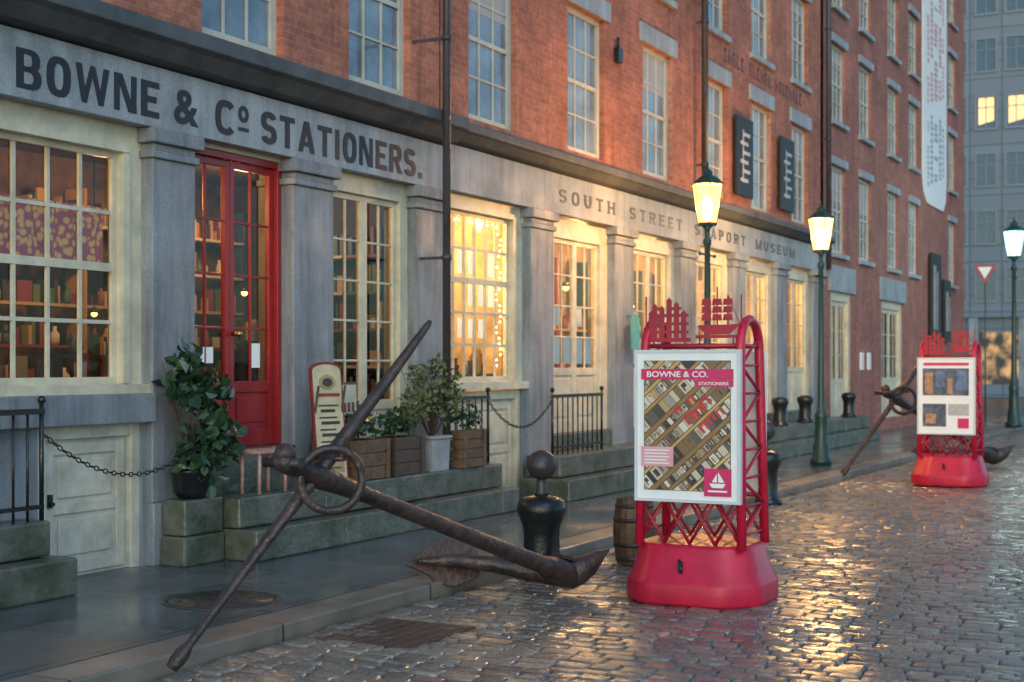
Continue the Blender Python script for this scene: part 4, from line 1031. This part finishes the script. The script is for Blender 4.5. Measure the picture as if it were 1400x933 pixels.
        text('lettering','BOWNE & CO.',WHITE,(-.30,yq-.005,1.617),X1,Z1,.46,.042,pn,offset=.012,ext=.001)
        text('lettering','STATIONERS',WHITE,(.09,yq-.005,1.562),X1,Z1,.22,.022,pn,offset=.008,ext=.001)
        quad('poster_label',-.345,-.10,.98,1.12,PPINK,3)
        b=B()
        for i in range(5): b.box(-.32,-.13-.02*(i%2),yq-.008,yq-.006,.998+i*.023,1.007+i*.023)
        b.obj('lettering',WHITE,pn)
        quad('poster_logo',.13,.33,.78,.975,PINK,3)
        b=B(); b.prism([(0,.03),(.02,0),(.10,0),(.12,.03)],(.17,yq-.008,.84),X1,Z1,(0,.003,0)); b.prism([(.02,.04),(.055,.04),(.055,.10)],(.17,yq-.008,.84),X1,Z1,(0,.003,0)); b.prism([(.065,.04),(.11,.04),(.065,.11)],(.17,yq-.008,.84),X1,Z1,(0,.003,0)); b.box(.16,.30,yq-.008,yq-.006,.81,.822); b.obj('emblem',WHITE,pn)
    else:
        quad('poster_header',-.31,.31,1.70,1.74,PINK,2)
        quad('poster_photo',-.32,.31,1.28,1.66,PH2); quad('poster_photo',-.32,.0,.84,1.16,PH2); quad('poster_label',.03,.31,1.0,1.16,GTB); quad('poster_logo',.16,.31,.82,.96,PINK,3)
        b=B(); b.box(-.29,-.18,yq-.006,yq-.003,1.30,1.60); b.box(.02,.09,yq-.006,yq-.003,1.30,1.52); b.box(-.28,-.14,yq-.006,yq-.003,.88,1.02); b.obj('poster_detail',WARMV,pn)
        b=B(); b.box(-.14,-.02,yq-.006,yq-.003,1.40,1.62); b.box(.14,.28,yq-.006,yq-.003,1.36,1.63); b.obj('poster_detail',COOLV,pn)
    yc=-.2
    b=B()
    # pierced house and ship silhouettes
    b.prism([(-.34,1.90),(-.34,2.08),(-.315,2.10),(-.315,1.90)],(0,yc,0),X1,Z1,(0,.01,0))
    for i in range(5):
        xx=-.315+i*.056; hh=(2.15,2.13,2.19,2.16,2.10)[i]
        b.prism([(xx+.001,1.90),(xx+.038,1.90),(xx+.038,hh-.02),(xx+.02,hh),(xx+.001,hh-.02)],(0,yc,0),X1,Z1,(0,.01,0))
        for zz in (1.93,1.99,2.05,2.10):
            if zz<hh-.04: b.box(xx+.038,xx+.057,yc+.001,yc+.009,zz,zz+.022)
    b.box(-.35,-.02,yc-.003,yc+.013,1.87,1.899)
    b.prism([(.03,1.98),(.10,1.92),(.27,1.92),(.36,2.0),(.28,1.99),(.05,1.99)],(0,yc,0),X1,Z1,(0,.01,0))
    for x,h in ((.10,2.18),(.18,2.26),(.26,2.2)):
        b.tube([(x,yc+.005,1.98),(x,yc+.005,h)],.006,5)
        for z in (2.02,2.075,2.13): b.prism([(-.038,0),(.038,0),(.03,.045),(-.03,.045)],(x,yc,z),X1,Z1,(0,.008,0))
    b.tube([(.35,yc+.005,1.99),(.26,yc+.005,2.2)],.003,4)
    b.box(.02,.36,yc-.003,yc+.013,1.895,1.918)
    for x in (-.36,-.3,-.06,.05,.3,.36): b.tube([(x,yc,1.84),(x,yc,1.90 if abs(x)<.35 else 2.2)],.006,5)
    b.obj('skyline_crown',KIOSKD,t)
    return t
tower((9.86,3.51,-.10),0,'red octagonal-based sign tower with printing poster and ship crown')
tower((20.9,3.72,-.10),1,'red sign tower with white poster beside an anchor')
# ------------------------------------------------------------ light
w=bpy.data.worlds.new("World"); scene.world=w; w.use_nodes=True; N=w.node_tree.nodes; L=w.node_tree.links
bg=N['Background']; sk=N.new('ShaderNodeTexSky'); sk.sky_type='NISHITA'; sk.sun_disc=False; sk.sun_elevation=math.radians(12); sk.sun_rotation=math.radians(250)
sk.dust_density=1.0; sk.ozone_density=3.0
mx=N.new('ShaderNodeMix'); mx.data_type='RGBA'; mx.blend_type='MULTIPLY'; mx.inputs[0].default_value=1; mx.inputs[7].default_value=(.84,.98,1.0,1)
L.new(sk.outputs[0],mx.inputs[6]); L.new(mx.outputs[2],bg.inputs[0]); bg.inputs[1].default_value=.28
sl=bpy.data.lights.new('sun','SUN'); sl.energy=.6; sl.angle=math.radians(30); sl.color=(.88,.94,1)
so=bpy.data.objects.new('sun',sl); COL.objects.link(so); so.rotation_euler=Vector((.45,.75,-.75)).to_track_quat('-Z','Y').to_euler()
# ------------------------------------------------------------ camera
cd=bpy.data.cameras.new('camera'); co=bpy.data.objects.new('camera',cd); COL.objects.link(co)
th=math.radians(27.22)
co.location=(0,0,1.6); co.rotation_euler=(math.pi/2,0,th-math.pi/2)
cd.lens=50; cd.sensor_width=36; cd.shift_y=.0239; cd.clip_end=1000; cd.clip_start=.1
cd.dof.use_dof=True; cd.dof.focus_distance=10; cd.dof.aperture_fstop=2.4
scene.camera=co
scene.view_settings.view_transform='Standard'; scene.view_settings.look='None'; scene.view_settings.exposure=0
for o in bpy.data.objects:
    if '_w' in o: del o['_w']
